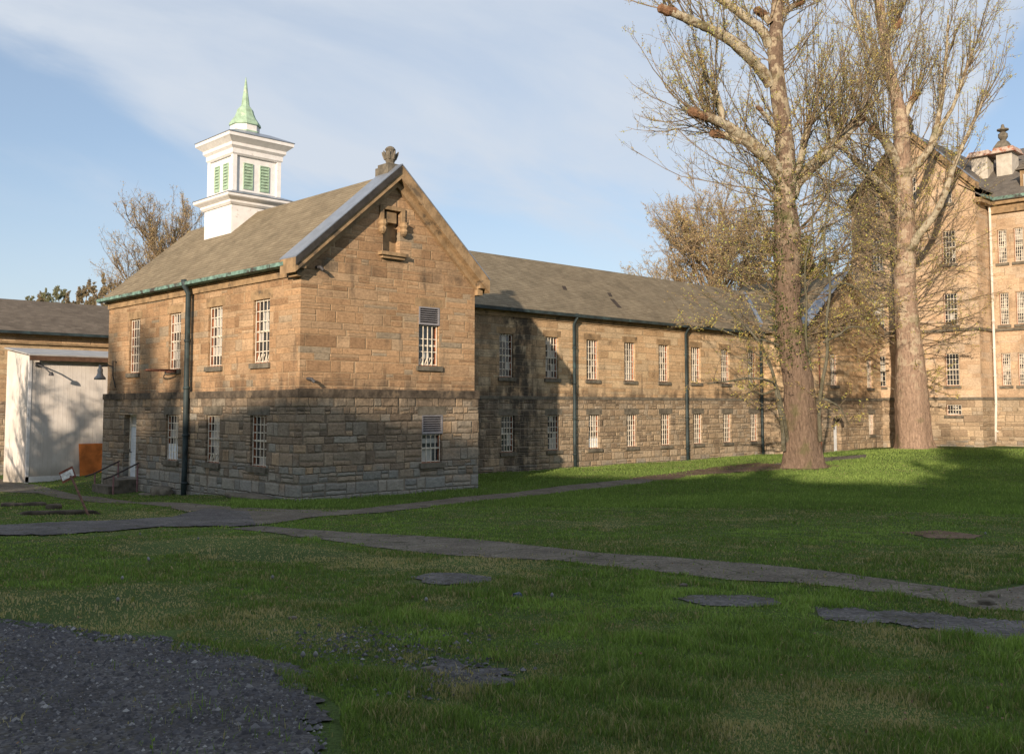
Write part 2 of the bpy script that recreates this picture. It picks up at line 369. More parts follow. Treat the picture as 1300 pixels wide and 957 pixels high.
def shedmat():
    m_, t_, b = newmat('white_sheet_cladding'); pos = t_.n('ShaderNodeNewGeometry').outputs['Position']; uv = t_.sep(t_.n('ShaderNodeUVMap').outputs[0])
    c = t_.mix(t_.ss(t_.noise(pos, 1.2, 5., .6), .35, .7), (.58, .54, .50, 1), (.70, .66, .62, 1))
    seam = t_.m('ABSOLUTE', t_.m('SUBTRACT', t_.m('FRACT', t_.m('DIVIDE', uv[0], 1.22)), .5))
    c = t_.mix(t_.m('MULTIPLY', t_.ss(seam, .025, .0), .22), c, (.3, .27, .24, 1))
    stain = t_.ss(t_.noise(t_.comb(t_.m('MULTIPLY', uv[0], 3.), t_.m('MULTIPLY', uv[1], .4), 0.), 1.5, 5.), .55, .8)
    c = t_.mix(t_.m('MULTIPLY', stain, .25), c, (.38, .33, .27, 1))
    c = t_.mix(t_.m('MULTIPLY', t_.ss(t_.sep(pos)[2], .3, -.3), .6), c, (.25, .22, .17, 1))
    t_.put(b.inputs['Base Color'], c); b.inputs['Roughness'].default_value = .8
    g = t_.m('ABSOLUTE', t_.m('SUBTRACT', t_.m('FRACT', t_.m('DIVIDE', uv[0], .2)), .5))
    bp = t_.n('ShaderNodeBump'); bp.inputs['Distance'].default_value = .01; t_.put(bp.inputs['Height'], t_.ss(g, .06, .0)); t_.put(b.inputs['Normal'], bp.outputs[0])
    return m_
M_SHED = shedmat()

# ------------------------------------------------------------------ ground, paths
def inside(P, poly):
    x, y = P[:, 0], P[:, 1]; r = np.zeros(len(P), bool); n = len(poly)
    for i in range(n):
        x0, y0 = poly[i]; x1, y1 = poly[(i + 1) % n]
        c = ((y0 > y) != (y1 > y)) & (x < (x1 - x0) * (y - y0) / (y1 - y0 + 1e-12) + x0); r ^= c
    return r
def G(pts): return [tuple(gp(x, y)[:2]) for x, y in pts]
# lists of (upper edge, lower edge) as seen, turned into ground points
WALK_FAR = G([(296, 671), (331, 668), (454, 677), (565, 682), (700, 695), (775, 703), (870, 710), (950, 716), (1041, 724), (1170, 741), (1251, 752), (1300, 744), (1340, 738)])
WALK_NEAR = G([(300, 672.5), (340, 676), (448, 691), (561, 704.6), (700, 712), (807, 724), (905, 734), (1000, 740), (1060, 746), (1150, 758), (1248, 774), (1300, 777), (1340, 781)])
JUN_FAR = G([(-60, 600), (0, 608), (38, 623.6), (126, 631), (175, 638), (252, 640), (300, 647), (349, 652), (423, 651), (497, 641.5), (577, 632), (650, 626), (713, 617), (775, 611), (870, 603), (982, 589), (1040, 581), (1100, 577)])
JUN_NEAR = G([(-60, 622), (0, 624.5), (58, 626.6), (126, 633), (181, 640.5), (249, 648.5), (290, 664), (328, 667.5), (401, 657), (485, 651), (577, 640), (650, 633), (738, 623), (775, 619), (838, 610), (945, 598), (1040, 587), (1100, 581)])
DRV_FAR = G([(-60, 668), (0, 667.5), (58, 664), (146, 661), (219, 657), (262, 646), (315, 650)])
DRV_NEAR = G([(-60, 684), (0, 680.7), (60, 680), (102, 678), (150, 674), (205, 669.5), (325, 668)])
LOW_FAR = G([(1036, 773), (1122, 775), (1180, 779), (1232, 785), (1300, 789.5), (1350, 794)])
LOW_NEAR = G([(1040, 784), (1100, 791), (1157, 796), (1200, 803), (1260, 811), (1300, 813), (1350, 818)])
PAT_A = G([(515, 733), (545, 727), (590, 728), (628, 734), (620, 740), (560, 744), (530, 741)])
PAT_B = G([(858, 760), (885, 755), (940, 756), (985, 761), (992, 767), (960, 771), (890, 769)])
GRAVEL = G([(-120, 782), (0, 787), (50, 792), (100, 798), (140, 808), (200, 808), (240, 816), (290, 828), (330, 838), (350, 850), (380, 866), (405, 905), (425, 985), (-120, 1010)])
GRAV2 = G([(560, 832), (600, 838), (640, 850), (650, 868), (600, 885), (520, 872), (500, 850)])
SOIL = G([(1140, 677), (1190, 674), (1245, 680), (1240, 685), (1180, 684)])
STRIPS = [WALK_FAR + WALK_NEAR[::-1], JUN_FAR + JUN_NEAR[::-1], DRV_FAR + DRV_NEAR[::-1], LOW_FAR + LOW_NEAR[::-1], PAT_A, PAT_B, GRAVEL, GRAV2]

def pathmat(name, ca, cb, crack=True, stones=40.):
    m_, t_, b = newmat(name); pos = t_.n('ShaderNodeNewGeometry').outputs['Position']
    c = t_.mix(t_.ss(t_.noise(pos, 1.3, 6., .65), .35, .68), c4(ca), c4(cb))
    vo = t_.n('ShaderNodeTexVoronoi', feature='F1'); t_.put(vo.inputs['Vector'], pos); vo.inputs['Scale'].default_value = stones
    cell = t_.sep(vo.outputs['Color'])[0]
    c = t_.mix(1., c, t_.ramp(cell, [(0, .6), (.5, .95), (.93, 1.2), (1, 1.7)]), 'MULTIPLY')
    c = t_.mix(t_.m('MULTIPLY', t_.ss(t_.noise(pos, 2.3, 6., .7), .56, .68), .6), c, (.07, .065, .03, 1))
    if crack:
        v2_ = t_.n('ShaderNodeTexVoronoi', feature='DISTANCE_TO_EDGE'); t_.put(v2_.inputs['Vector'], t_.v('ADD', pos, t_.n('ShaderNodeTexNoise').outputs[1])); v2_.inputs['Scale'].default_value = .7
        c = t_.mix(t_.m('MULTIPLY', t_.ss(v2_.outputs[0], .02, .0), .7), c, (.03, .035, .015, 1))
    t_.put(b.inputs['Base Color'], c); b.inputs['Roughness'].default_value = .95; b.inputs['Specular IOR Level'].default_value = .15
    bp = t_.n('ShaderNodeBump'); bp.inputs['Distance'].default_value = .012; t_.put(bp.inputs['Height'], t_.m('ADD', t_.m('MULTIPLY', vo.outputs[0], -1.5), t_.noise(pos, 9., 5.))); t_.put(b.inputs['Normal'], bp.outputs[0])
    return m_
M_PATH = pathmat('worn_asphalt_path', (.115, .102, .085), (.175, .158, .13))
M_PATHD = pathmat('broken_dark_asphalt', (.08, .077, .078), (.135, .13, .128), True, 30.)
M_GRAV = pathmat('grey_gravel', (.058, .056, .058), (.10, .098, .10), False, 34.)
M_SOIL = pathmat('brown_litter', (.10, .065, .04), (.17, .12, .085), False, 18.)

def jit(n, amp, k=5):
    x = rng.normal(size=n + 2 * k); x = np.convolve(x, np.ones(k) / k, 'same')[k:-k]; return x * amp * math.sqrt(k)
def resample(P, step):
    P = np.array(P); d = np.r_[0, np.cumsum(np.hypot(*np.diff(P, axis=0).T))]; n = max(4, int(d[-1] / step)); s_ = np.linspace(0, d[-1], n)
    return np.c_[np.interp(s_, d, P[:, 0]), np.interp(s_, d, P[:, 1])]
def strip(name, far, near, mat, label, off=.012, amp=.05, cat='path'):
    n = 400; k = 14
    def rs(P):
        P = np.array(P); d = np.r_[0, np.cumsum(np.hypot(*np.diff(P, axis=0).T))]; s_ = np.linspace(0, d[-1], n); return np.c_[np.interp(s_, d, P[:, 0]), np.interp(s_, d, P[:, 1])]
    # pair the edges by their position along the strip
    A_, B_ = rs(far), rs(near)
    nrm = B_ - A_; L_ = np.hypot(nrm[:, 0], nrm[:, 1])[:, None] + 1e-6; nrm = nrm / L_
    A_ = A_ - nrm * (jit(n, amp * .35, 7)[:, None] + jit(n, amp * .9, 29)[:, None]); B_ = B_ + nrm * (jit(n, amp * .35, 7)[:, None] + jit(n, amp * .9, 29)[:, None])
    f = np.linspace(0, 1, k)[None, :, None]; P = A_[:, None, :] * (1 - f) + B_[:, None, :] * f; P = P.reshape(-1, 2)
    z = ground_z(P[:, 0], P[:, 1]) + off; V = np.c_[P, z]
    i = np.arange(n - 1)[:, None] * k + np.arange(k - 1)[None, :]; i = i.ravel(); F = np.c_[i, i + k, i + k + 1, i + 1]
    p0, p1, p2 = V[F[0, 0]], V[F[0, 1]], V[F[0, 2]]
    if np.cross(p1 - p0, p2 - p0)[2] < 0: F = F[:, ::-1]
    return tag(npmesh(name, V, F, mat), label, cat, kind='structure')
def patch(name, poly, mat, label, off=.012, amp=.05, cat='ground'):
    P = resample(list(poly) + [poly[0]], .06 if len(poly) > 3 else .1); P = P[:-1]; n = len(P); c = P.mean(0)
    d = P - c; L_ = np.hypot(d[:, 0], d[:, 1])[:, None]; P = P + d / L_ * np.clip(jit(n, amp * .5, 9)[:, None] + jit(n, amp * .7, 31)[:, None], -.35, .35)
    rings = np.linspace(0.02, 1, 22); V = (c + (P - c)[None] * rings[:, None, None]).reshape(-1, 2)
    V = np.c_[V, ground_z(V[:, 0], V[:, 1]) + off]
    i = (np.arange(len(rings) - 1)[:, None] * n + np.arange(n)[None]).ravel(); j = (np.arange(len(rings) - 1)[:, None] * n + (np.arange(n)[None] + 1) % n).ravel()
    F = np.c_[i, j, j + n, i + n]
    p0, p1, p2 = V[F[5, 0]], V[F[5, 1]], V[F[5, 2]]
    if np.cross(p1 - p0, p2 - p0)[2] < 0: F = F[:, ::-1]
    return tag(npmesh(name, V, F, mat), label, cat, kind='structure')

def groundmat():
    m_, t_, b = newmat('lawn'); pos = t_.n('ShaderNodeNewGeometry').outputs['Position']
    c = t_.mix(t_.ss(t_.noise(pos, .35, 6., .6), .35, .65), (.060, .098, .028, 1), (.098, .145, .042, 1))
    c = t_.mix(t_.m('MULTIPLY', t_.ss(t_.noise(pos, 1.1, 6., .7), .55, .72), .7), c, (.12, .115, .055, 1))
    c = t_.mix(1., c, t_.ramp(t_.noise(pos, 30., 4., .7), [(.25, .45), (.5, .95), (.75, 1.5)]), 'MULTIPLY')
    t_.put(b.inputs['Base Color'], c); b.inputs['Roughness'].default_value = .95; b.inputs['Specular IOR Level'].default_value = .1
    bp = t_.n('ShaderNodeBump'); bp.inputs['Distance'].default_value = .06; t_.put(bp.inputs['Height'], t_.m('ADD', t_.noise(pos, 22., 5., .7), t_.noise(pos, 3., 3.))); t_.put(b.inputs['Normal'], bp.outputs[0])
    return m_
M_LAWN = groundmat()
def axis(lo, hi, fine, far):
    c = list(np.arange(lo, hi + 1e-6, fine)); x = hi; s_ = fine
    while x < far: s_ *= 1.25; x += s_; c.append(x)
    x = lo; s_ = fine
    while x > -far: s_ *= 1.25; x -= s_; c.insert(0, x)
    return np.array(c)
ga, gb = axis(-22, 50, .5, 1600), axis(-30, 36, .5, 1600)
A2, B2 = np.meshgrid(ga, gb, indexing='ij'); V = np.c_[A2.ravel(), B2.ravel(), ground_z(A2, B2).ravel()]
i = (np.arange(len(ga) - 1)[:, None] * len(gb) + np.arange(len(gb) - 1)[None]).ravel(); F = np.c_[i, i + len(gb), i + len(gb) + 1, i + 1]
tag(npmesh('ground', V, F, M_LAWN, smooth=True), 'green lawn sloping down to the stone buildings', 'lawn', kind='structure')
strip('path', WALK_FAR, WALK_NEAR, M_PATH, 'straight worn asphalt walk crossing the shaded lawn')
strip('path', JUN_FAR, JUN_NEAR, M_PATH, 'footpath passing the chapel gable and running along the long wing', .018)
strip('path', DRV_FAR, DRV_NEAR, M_PATHD, 'wide crumbling asphalt apron left of the chapel corner', .026, .09)
strip('path', LOW_FAR, LOW_NEAR, M_PATHD, 'broken asphalt strip half buried in the right foreground grass', .012, .07)
patch('path', PAT_A, M_PATHD, 'small oval patch of old asphalt in the grass before the walk')
patch('path', PAT_B, M_PATHD, 'asphalt patch in the grass left of the broken strip')
patch('gravel_ground', GRAVEL, M_GRAV, 'grey gravel yard in the lower left foreground', .014, .22)
patch('gravel_ground', GRAV2, M_GRAV, 'small gravelly bald spot in the foreground grass', .014, .30)
patch('soil', SOIL, M_SOIL, 'bare brown soil patch on the right lawn', .014, .08)
litter = G([(800, 608), (860, 600), (905, 594), (960, 588), (990, 590), (1000, 597), (940, 600), (900, 603), (850, 610)])
patch('leaf_litter', litter, M_SOIL, 'brown leaf litter lying along the footpath by the first big tree', .03, .18)
t1g = np.array([25.84, -2.42])
patch('soil', [(t1g[0] + 1.9 * math.cos(k), t1g[1] + 1.5 * math.sin(k)) for k in np.linspace(0, 2 * math.pi, 13)[:-1]], M_SOIL, 'bare brown soil round the foot of the first big tree', .02, .15)

t2g = at(1160, 572, 57.5)
patch('soil', [(t2g[0] + 2.2 * math.cos(k), t2g[1] + 1.7 * math.sin(k)) for k in np.linspace(0, 2 * math.pi, 13)[:-1]], M_SOIL, 'bare littered soil round the foot of the farther big tree', .02, .15)
FOOT = [[(-.15, -.12), (7.4, -.12), (7.4, 15), (-.15, 15)], [(7, 5.3), (46, 5.3), (46, 14), (7, 14)], [(35.3, 2.5), (46, 2.5), (46, 9), (35.3, 9)], [(44.8, -3.7), (60, -3.7), (60, 9), (44.8, 9)], [(46.8, -30), (60, -30), (60, 0), (46.8, 0)]]
def grassmat():
    m_, t_, b = newmat('grass_blades')
    a_ = t_.n('ShaderNodeAttribute', attribute_name='tone').outputs['Fac']; pos = t_.n('ShaderNodeNewGeometry').outputs['Position']
    c = t_.ramp(a_, [(0., (.42, .34, .21)), (.22, (.27, .235, .12)), (.4, (.095, .135, .042)), (.65, (.13, .195, .050)), (.85, (.17, .25, .06)), (1., (.27, .36, .10))])
    t_.put(b.inputs['Base Color'], c); b.inputs['Roughness'].default_value = .7; b.inputs['Specular IOR Level'].default_value = .2
    tr = t_.n('ShaderNodeBsdfTranslucent'); t_.put(tr.inputs[0], t_.mix(1., c, (1., 1.25, .5, 1), 'MULTIPLY'))
    mx = t_.n('ShaderNodeMixShader'); mx.inputs[0].default_value = .35
    out = [n_ for n_ in t_.t.nodes if n_.type == 'OUTPUT_MATERIAL'][0]
    t_.t.links.new(b.outputs[0], mx.inputs[1]); t_.t.links.new(tr.outputs[0], mx.inputs[2]); t_.t.links.new(mx.outputs[0], out.inputs[0])
    return m_
M_GRASS = grassmat()
def fnoise(P, s_, seed):
    r = np.random.default_rng(seed); tot = np.zeros(len(P))
    for k in range(14):
        an = r.uniform(0, 6.28); f_ = s_ * r.uniform(.5, 2.2); tot += np.sin((P[:, 0] * math.cos(an) + P[:, 1] * math.sin(an)) * f_ + r.uniform(0, 6.28))
    return tot / 14 ** .5
def make_grass(N=680000):
    u = rng.uniform(0, 1, N); r = 4.3 * (52 / 4.3) ** (u ** .92); an = R(44) + rng.uniform(R(-31), R(31), N)
    P = np.c_[CAM[0] + r * np.sin(an), CAM[1] + r * np.cos(an)]
    P += rng.normal(0, 1, P.shape) * .02
    keep = np.ones(N, bool); Pj = P + np.c_[fnoise(P, 9, 3), fnoise(P, 9, 4)] * .05 + np.c_[fnoise(P, 3, 13), fnoise(P, 3, 14)] * .07
    for q in STRIPS: keep &= ~(inside(Pj if q not in (GRAVEL, GRAV2) else P + np.c_[fnoise(P, 2.2, 5), fnoise(P, 2.2, 6)] * .16 + np.c_[fnoise(P, 7, 5), fnoise(P, 7, 6)] * .06, q) & (rng.uniform(0, 1, N) > (.03 if q is not GRAV2 else .25)))
    for q in FOOT: keep &= ~inside(P, q)
    for q in (SOIL, litter): keep &= ~(inside(Pj, q) & (rng.uniform(0, 1, N) > .2))
    keep &= np.hypot(P[:, 0] - t1g[0], P[:, 1] - t1g[1]) > 1.25
    dry = .9 * fnoise(P, 1.1, 8) + .75 * fnoise(P, 3.2, 9)
    # worn, dry places seen in the photograph
    for (px, py, ra, k) in ((215, 691, 1.2, 3.4), (265, 695, 1.0, 3.2), (330, 700, 1.0, 3.4), (375, 706, .8, 3.2), (170, 663, 1.5, 2.6), (130, 772, 1., 2.), (290, 690, 1.2, 1.6), (120, 770, 1.4, 1.3), (330, 790, .9, 1.7), (450, 812, .8, 2.6), (420, 800, .6, 1.5), (560, 850, .9, 1.8), (60, 760, 1.4, 1.2), (620, 718, .9, 1.0), (500, 717, .8, 1.), (860, 748, .5, .8), (1230, 850, .6, 1.), (700, 745, .5, 1.2), (270, 745, 1.2, .8)):
        g = gp(px, py); d = np.hypot((P[:, 0] - g[0]) * 1., (P[:, 1] - g[1]) * 1.); dry += k * np.exp(-(d / ra) ** 2)
    keep &= rng.uniform(0, 1, N) > np.clip((dry - .9) * .35, 0, .8)
    P, r, dry = P[keep], r[keep], dry[keep]; n = len(P)
    rr = np.clip(r / 7., 1, 8)
    lush = .5 + .5 * np.tanh(fnoise(P, 2.4, 12) - .2)
    far_cut = sm(r, 9, 22)
    h = rng.uniform(.02, .066, n) * (.6 + .8 * lush) * (1 - .45 * np.clip(dry - .3, 0, 1)) * (1 - .45 * far_cut)
    clump = fnoise(P, 7., 31); h *= 1 + .5 * np.clip(clump, -1.2, 1.8); tuft = rng.uniform(0, 1, n) < .02; h[tuft] *= 1.8; weed = (rng.uniform(0, 1, n) < .05) & (r < 14)
    wd = rng.uniform(.0035, .008, n) * rr ** 1.05 * (1 + .8 * (rng.uniform(0, 1, n) < .12))
    wd = np.where(weed, wd * 3.2, wd); h = np.where(weed, h * .6, h); yaw = rng.uniform(0, 6.283, n); dx, dy = np.cos(yaw), np.sin(yaw); ln = rng.uniform(0, .95, n) * h; ly = rng.uniform(0, 6.283, n)
    z = ground_z(P[:, 0], P[:, 1])
    b0 = np.c_[P[:, 0] - dx * wd / 2, P[:, 1] - dy * wd / 2, z - .005]; b1 = np.c_[P[:, 0] + dx * wd / 2, P[:, 1] + dy * wd / 2, z - .005]
    lx, lyy = np.cos(ly) * ln, np.sin(ly) * ln
    m0 = np.c_[b0[:, 0] * .85 + b1[:, 0] * .15 + lx * .35, b0[:, 1] * .85 + b1[:, 1] * .15 + lyy * .35, z + h * .6]
    m1 = np.c_[b0[:, 0] * .15 + b1[:, 0] * .85 + lx * .35, b0[:, 1] * .15 + b1[:, 1] * .85 + lyy * .35, z + h * .6]
    tp = np.c_[P[:, 0] + lx, P[:, 1] + lyy, z + h]
    tone = np.clip(.58 + .19 * rng.normal(size=n) + .14 * fnoise(P, .5, 20) + .09 * fnoise(P, 2, 21) + .10 * fnoise(P, 6, 22) - .34 * np.clip(dry - .45, 0, 2) + .10 * np.clip(lush, 0, 1), 0, 1)
    tone[rng.uniform(0, 1, n) < .05 + .12 * np.clip(dry, 0, 1)] *= .25
    V = np.stack([b0, b1, m1, m0, tp], 1).reshape(-1, 3); k = np.arange(n) * 5
    F = np.concatenate([np.c_[k, k + 1, k + 2], np.c_[k, k + 2, k + 3], np.c_[k + 3, k + 2, k + 4]])
    o = npmesh('grass', V, F, M_GRASS, attrs={'tone': np.repeat(tone, 5)})
    tag(o, 'short green lawn grass with dry worn patches', 'grass', kind='stuff')
def make_far_grass(N=260000):
    r = rng.uniform(27, 62, N); an = R(44) + rng.uniform(R(-16), R(30), N); P = np.c_[CAM[0] + r * np.sin(an), CAM[1] + r * np.cos(an)]
    keep = np.ones(N, bool)
    for q in STRIPS[:2]: keep &= ~inside(P, q)
    for q in FOOT: keep &= ~inside(P, q)
    keep &= ~(inside(P, litter) & (rng.uniform(0, 1, N) > .15)); keep &= np.hypot(P[:, 0] - t1g[0], P[:, 1] - t1g[1]) > 1.4
    P, r = P[keep], r[keep]; n = len(P); h = rng.uniform(.05, .10, n) * (1 + .3 * fnoise(P, 1.5, 41)); wd = rng.uniform(.012, .03, n)
    yaw = rng.uniform(0, 6.283, n); dx, dy = np.cos(yaw) * wd, np.sin(yaw) * wd; z = ground_z(P[:, 0], P[:, 1]); ly = rng.uniform(0, 6.283, n); ln = rng.uniform(0, .5, n) * h
    V = np.stack([np.c_[P[:, 0] - dx, P[:, 1] - dy, z - .01], np.c_[P[:, 0] + dx, P[:, 1] + dy, z - .01], np.c_[P[:, 0] + np.cos(ly) * ln, P[:, 1] + np.sin(ly) * ln, z + h]], 1).reshape(-1, 3)
    tone = np.clip(.72 + .15 * rng.normal(size=n) + .09 * fnoise(P, .5, 20) + .05 * fnoise(P, 2, 21), 0, 1)
    tag(npmesh('grass', V, np.arange(3 * n).reshape(n, 3), M_GRASS, attrs={'tone': np.repeat(tone, 3)}), 'sunlit lawn grass far off in front of the long wing', 'grass', kind='stuff')
make_grass(); make_far_grass()
def make_gravel():
    q = np.array(GRAVEL); n = 26000
    P = rng.uniform([q[:, 0].min(), q[:, 1].min()], [q[:, 0].max(), q[:, 1].max()], (n, 2))
    P2 = rng.normal(0, .45, (700, 2)) + gp(470, 818)[:2]; P3 = rng.normal(0, .3, (600, 2)) + gp(560, 858)[:2]
    P = np.r_[P[inside(P, GRAVEL)], P2, P3]; n = len(P)
    s_ = rng.gamma(2.2, .0038, n) + .004; yaw = rng.uniform(0, 6.28, n)
    base = np.array([[1, 0, 0], [.3, .9, 0], [-.8, .5, 0], [-.6, -.7, 0], [.4, -.9, 0], [.1, .1, .8]])
    c, si = np.cos(yaw)[:, None], np.sin(yaw)[:, None]; bx = base[None, :, 0] * s_[:, None]; by = base[None, :, 1] * s_[:, None] * .8
    X = P[:, :1] + bx * c - by * si; Y = P[:, 1:] + bx * si + by * c; Z = ground_z(P[:, 0], P[:, 1])[:, None] + .012 + base[None, :, 2] * s_[:, None] * .9
    V = np.stack([X, Y, Z], -1).reshape(-1, 3); k = (np.arange(n) * 6)[:, None]
    F = np.concatenate([np.c_[k + a_, k + (a_ + 1) % 5, k + 5] for a_ in range(5)])
    m_, t_, b = newmat('gravel_stones'); a_ = t_.n('ShaderNodeAttribute', attribute_name='tone').outputs['Fac']
    t_.put(b.inputs['Base Color'], t_.ramp(a_, [(0, (.03, .03, .035)), (.7, (.075, .075, .085)), (.95, (.14, .14, .145)), (1, (.26, .26, .26))])); b.inputs['Roughness'].default_value = .9
    tag(npmesh('gravel', V, F, m_, attrs={'tone': np.repeat(rng.uniform(0, 1, n), 6)}), 'loose grey gravel stones in the lower left foreground', 'gravel', kind='stuff')
make_gravel()
def make_leaves():
    n = 2600; r = 4.5 * (26 / 4.5) ** rng.uniform(0, 1, n); an = R(44) + rng.uniform(R(-31), R(31), n); P = np.c_[CAM[0] + r * np.sin(an), CAM[1] + r * np.cos(an)]
    ok = fnoise(P, .9, 51) + .6 * rng.normal(size=n) > .3; P = P[ok]; n = len(P); sz = rng.uniform(.006, .018, n)[:, None]
    u_ = rng.normal(size=(n, 3)) * [1, 1, .35]; u_ /= np.linalg.norm(u_, axis=1, keepdims=True); v_ = np.cross(u_, rng.normal(size=(n, 3)) * [.3, .3, 1]); v_ /= np.linalg.norm(v_, axis=1, keepdims=True)
    c = np.c_[P, ground_z(P[:, 0], P[:, 1]) + rng.uniform(.02, .05, n)]
    V = np.stack([c - u_ * sz, c - v_ * sz * .7 + [0, 0, .004], c + u_ * sz, c + v_ * sz * .7], 1).reshape(-1, 3)
    tag(npmesh('dead_leaves', V, np.arange(4 * n).reshape(n, 4), simple('dead_leaf', (.17, .11, .065), .9, 40., .5)), 'small brown dead leaves and bits strewn over the near lawn', 'leaves', kind='stuff')
make_leaves()

# ------------------------------------------------------------------ walls with openings
class Face:
    """a vertical wall plane: origin o (x,y), direction u along the wall, outward normal n"""
    def __init__(s, o, u, n): s.o = np.array(o, float); s.u = np.array(u, float); s.n = np.array(n, float)
    def P(s, u, d, z): q = s.o + s.u * u + s.n * d; return (q[0], q[1], z)
def wall(mb, F, u0, u1, z0, top, holes=(), d=0., depth=.26, uvo=0., mi=0):
    """top: list of (u, z); columns between all breakpoints; jambs of the openings included"""
    tu = [p[0] for p in top]; tz = [p[1] for p in top]
    ft = lambda u: float(np.interp(u, tu, tz))
    xs = sorted({u0, u1, *[x for x in tu if u0 < x < u1], *[x for h in holes for x in (h[0], h[2]) if u0 < x < u1]})
    def quad(a_, b_, za0, zb0, za1, zb1):
        pts = [F.P(a_, d, za0), F.P(b_, d, zb0), F.P(b_, d, zb1), F.P(a_, d, za1)]; uv = [(a_ + uvo, za0), (b_ + uvo, zb0), (b_ + uvo, zb1), (a_ + uvo, za1)]
        if abs(za1 - za0) < 1e-6: pts.pop(3); uv.pop(3)
        elif abs(zb1 - zb0) < 1e-6: pts.pop(2); uv.pop(2)
        mb.face(pts, uv, mi)
    for a_, b_ in zip(xs, xs[1:]):
        mid = (a_ + b_) / 2; hs = sorted([h for h in holes if h[0] < mid < h[2]], key=lambda h: h[1]); z = z0
        for h in hs:
            if h[1] > z + 1e-6: quad(a_, b_, z, z, h[1], h[1])
            z = h[3]
        if min(ft(a_), ft(b_)) >= z - 1e-6: quad(a_, b_, z, z, max(ft(a_), z), max(ft(b_), z))
    for h in holes:
        a_, z_, b_, y_ = h; q = d - depth
        mb.face([F.P(a_, d, z_), F.P(a_, q, z_), F.P(a_, q, y_), F.P(a_, d, y_)], [(a_, z_), (a_ + depth, z_), (a_ + depth, y_), (a_, y_)], mi)
        mb.face([F.P(b_, q, z_), F.P(b_, d, z_), F.P(b_, d, y_), F.P(b_, q, y_)], [(b_, z_), (b_ + depth, z_), (b_ + depth, y_), (b_, y_)], mi)
        mb.face([F.P(a_, d, y_), F.P(a_, q, y_), F.P(b_, q, y_), F.P(b_, d, y_)], [(a_, y_), (a_, y_ + depth), (b_, y_ + depth), (b_, y_)], mi)
        mb.face([F.P(a_, q, z_), F.P(a_, d, z_), F.P(b_, d, z_), F.P(b_, q, z_)], [(a_, z_), (a_, z_ + depth), (b_, z_ + depth), (b_, z_)], mi)

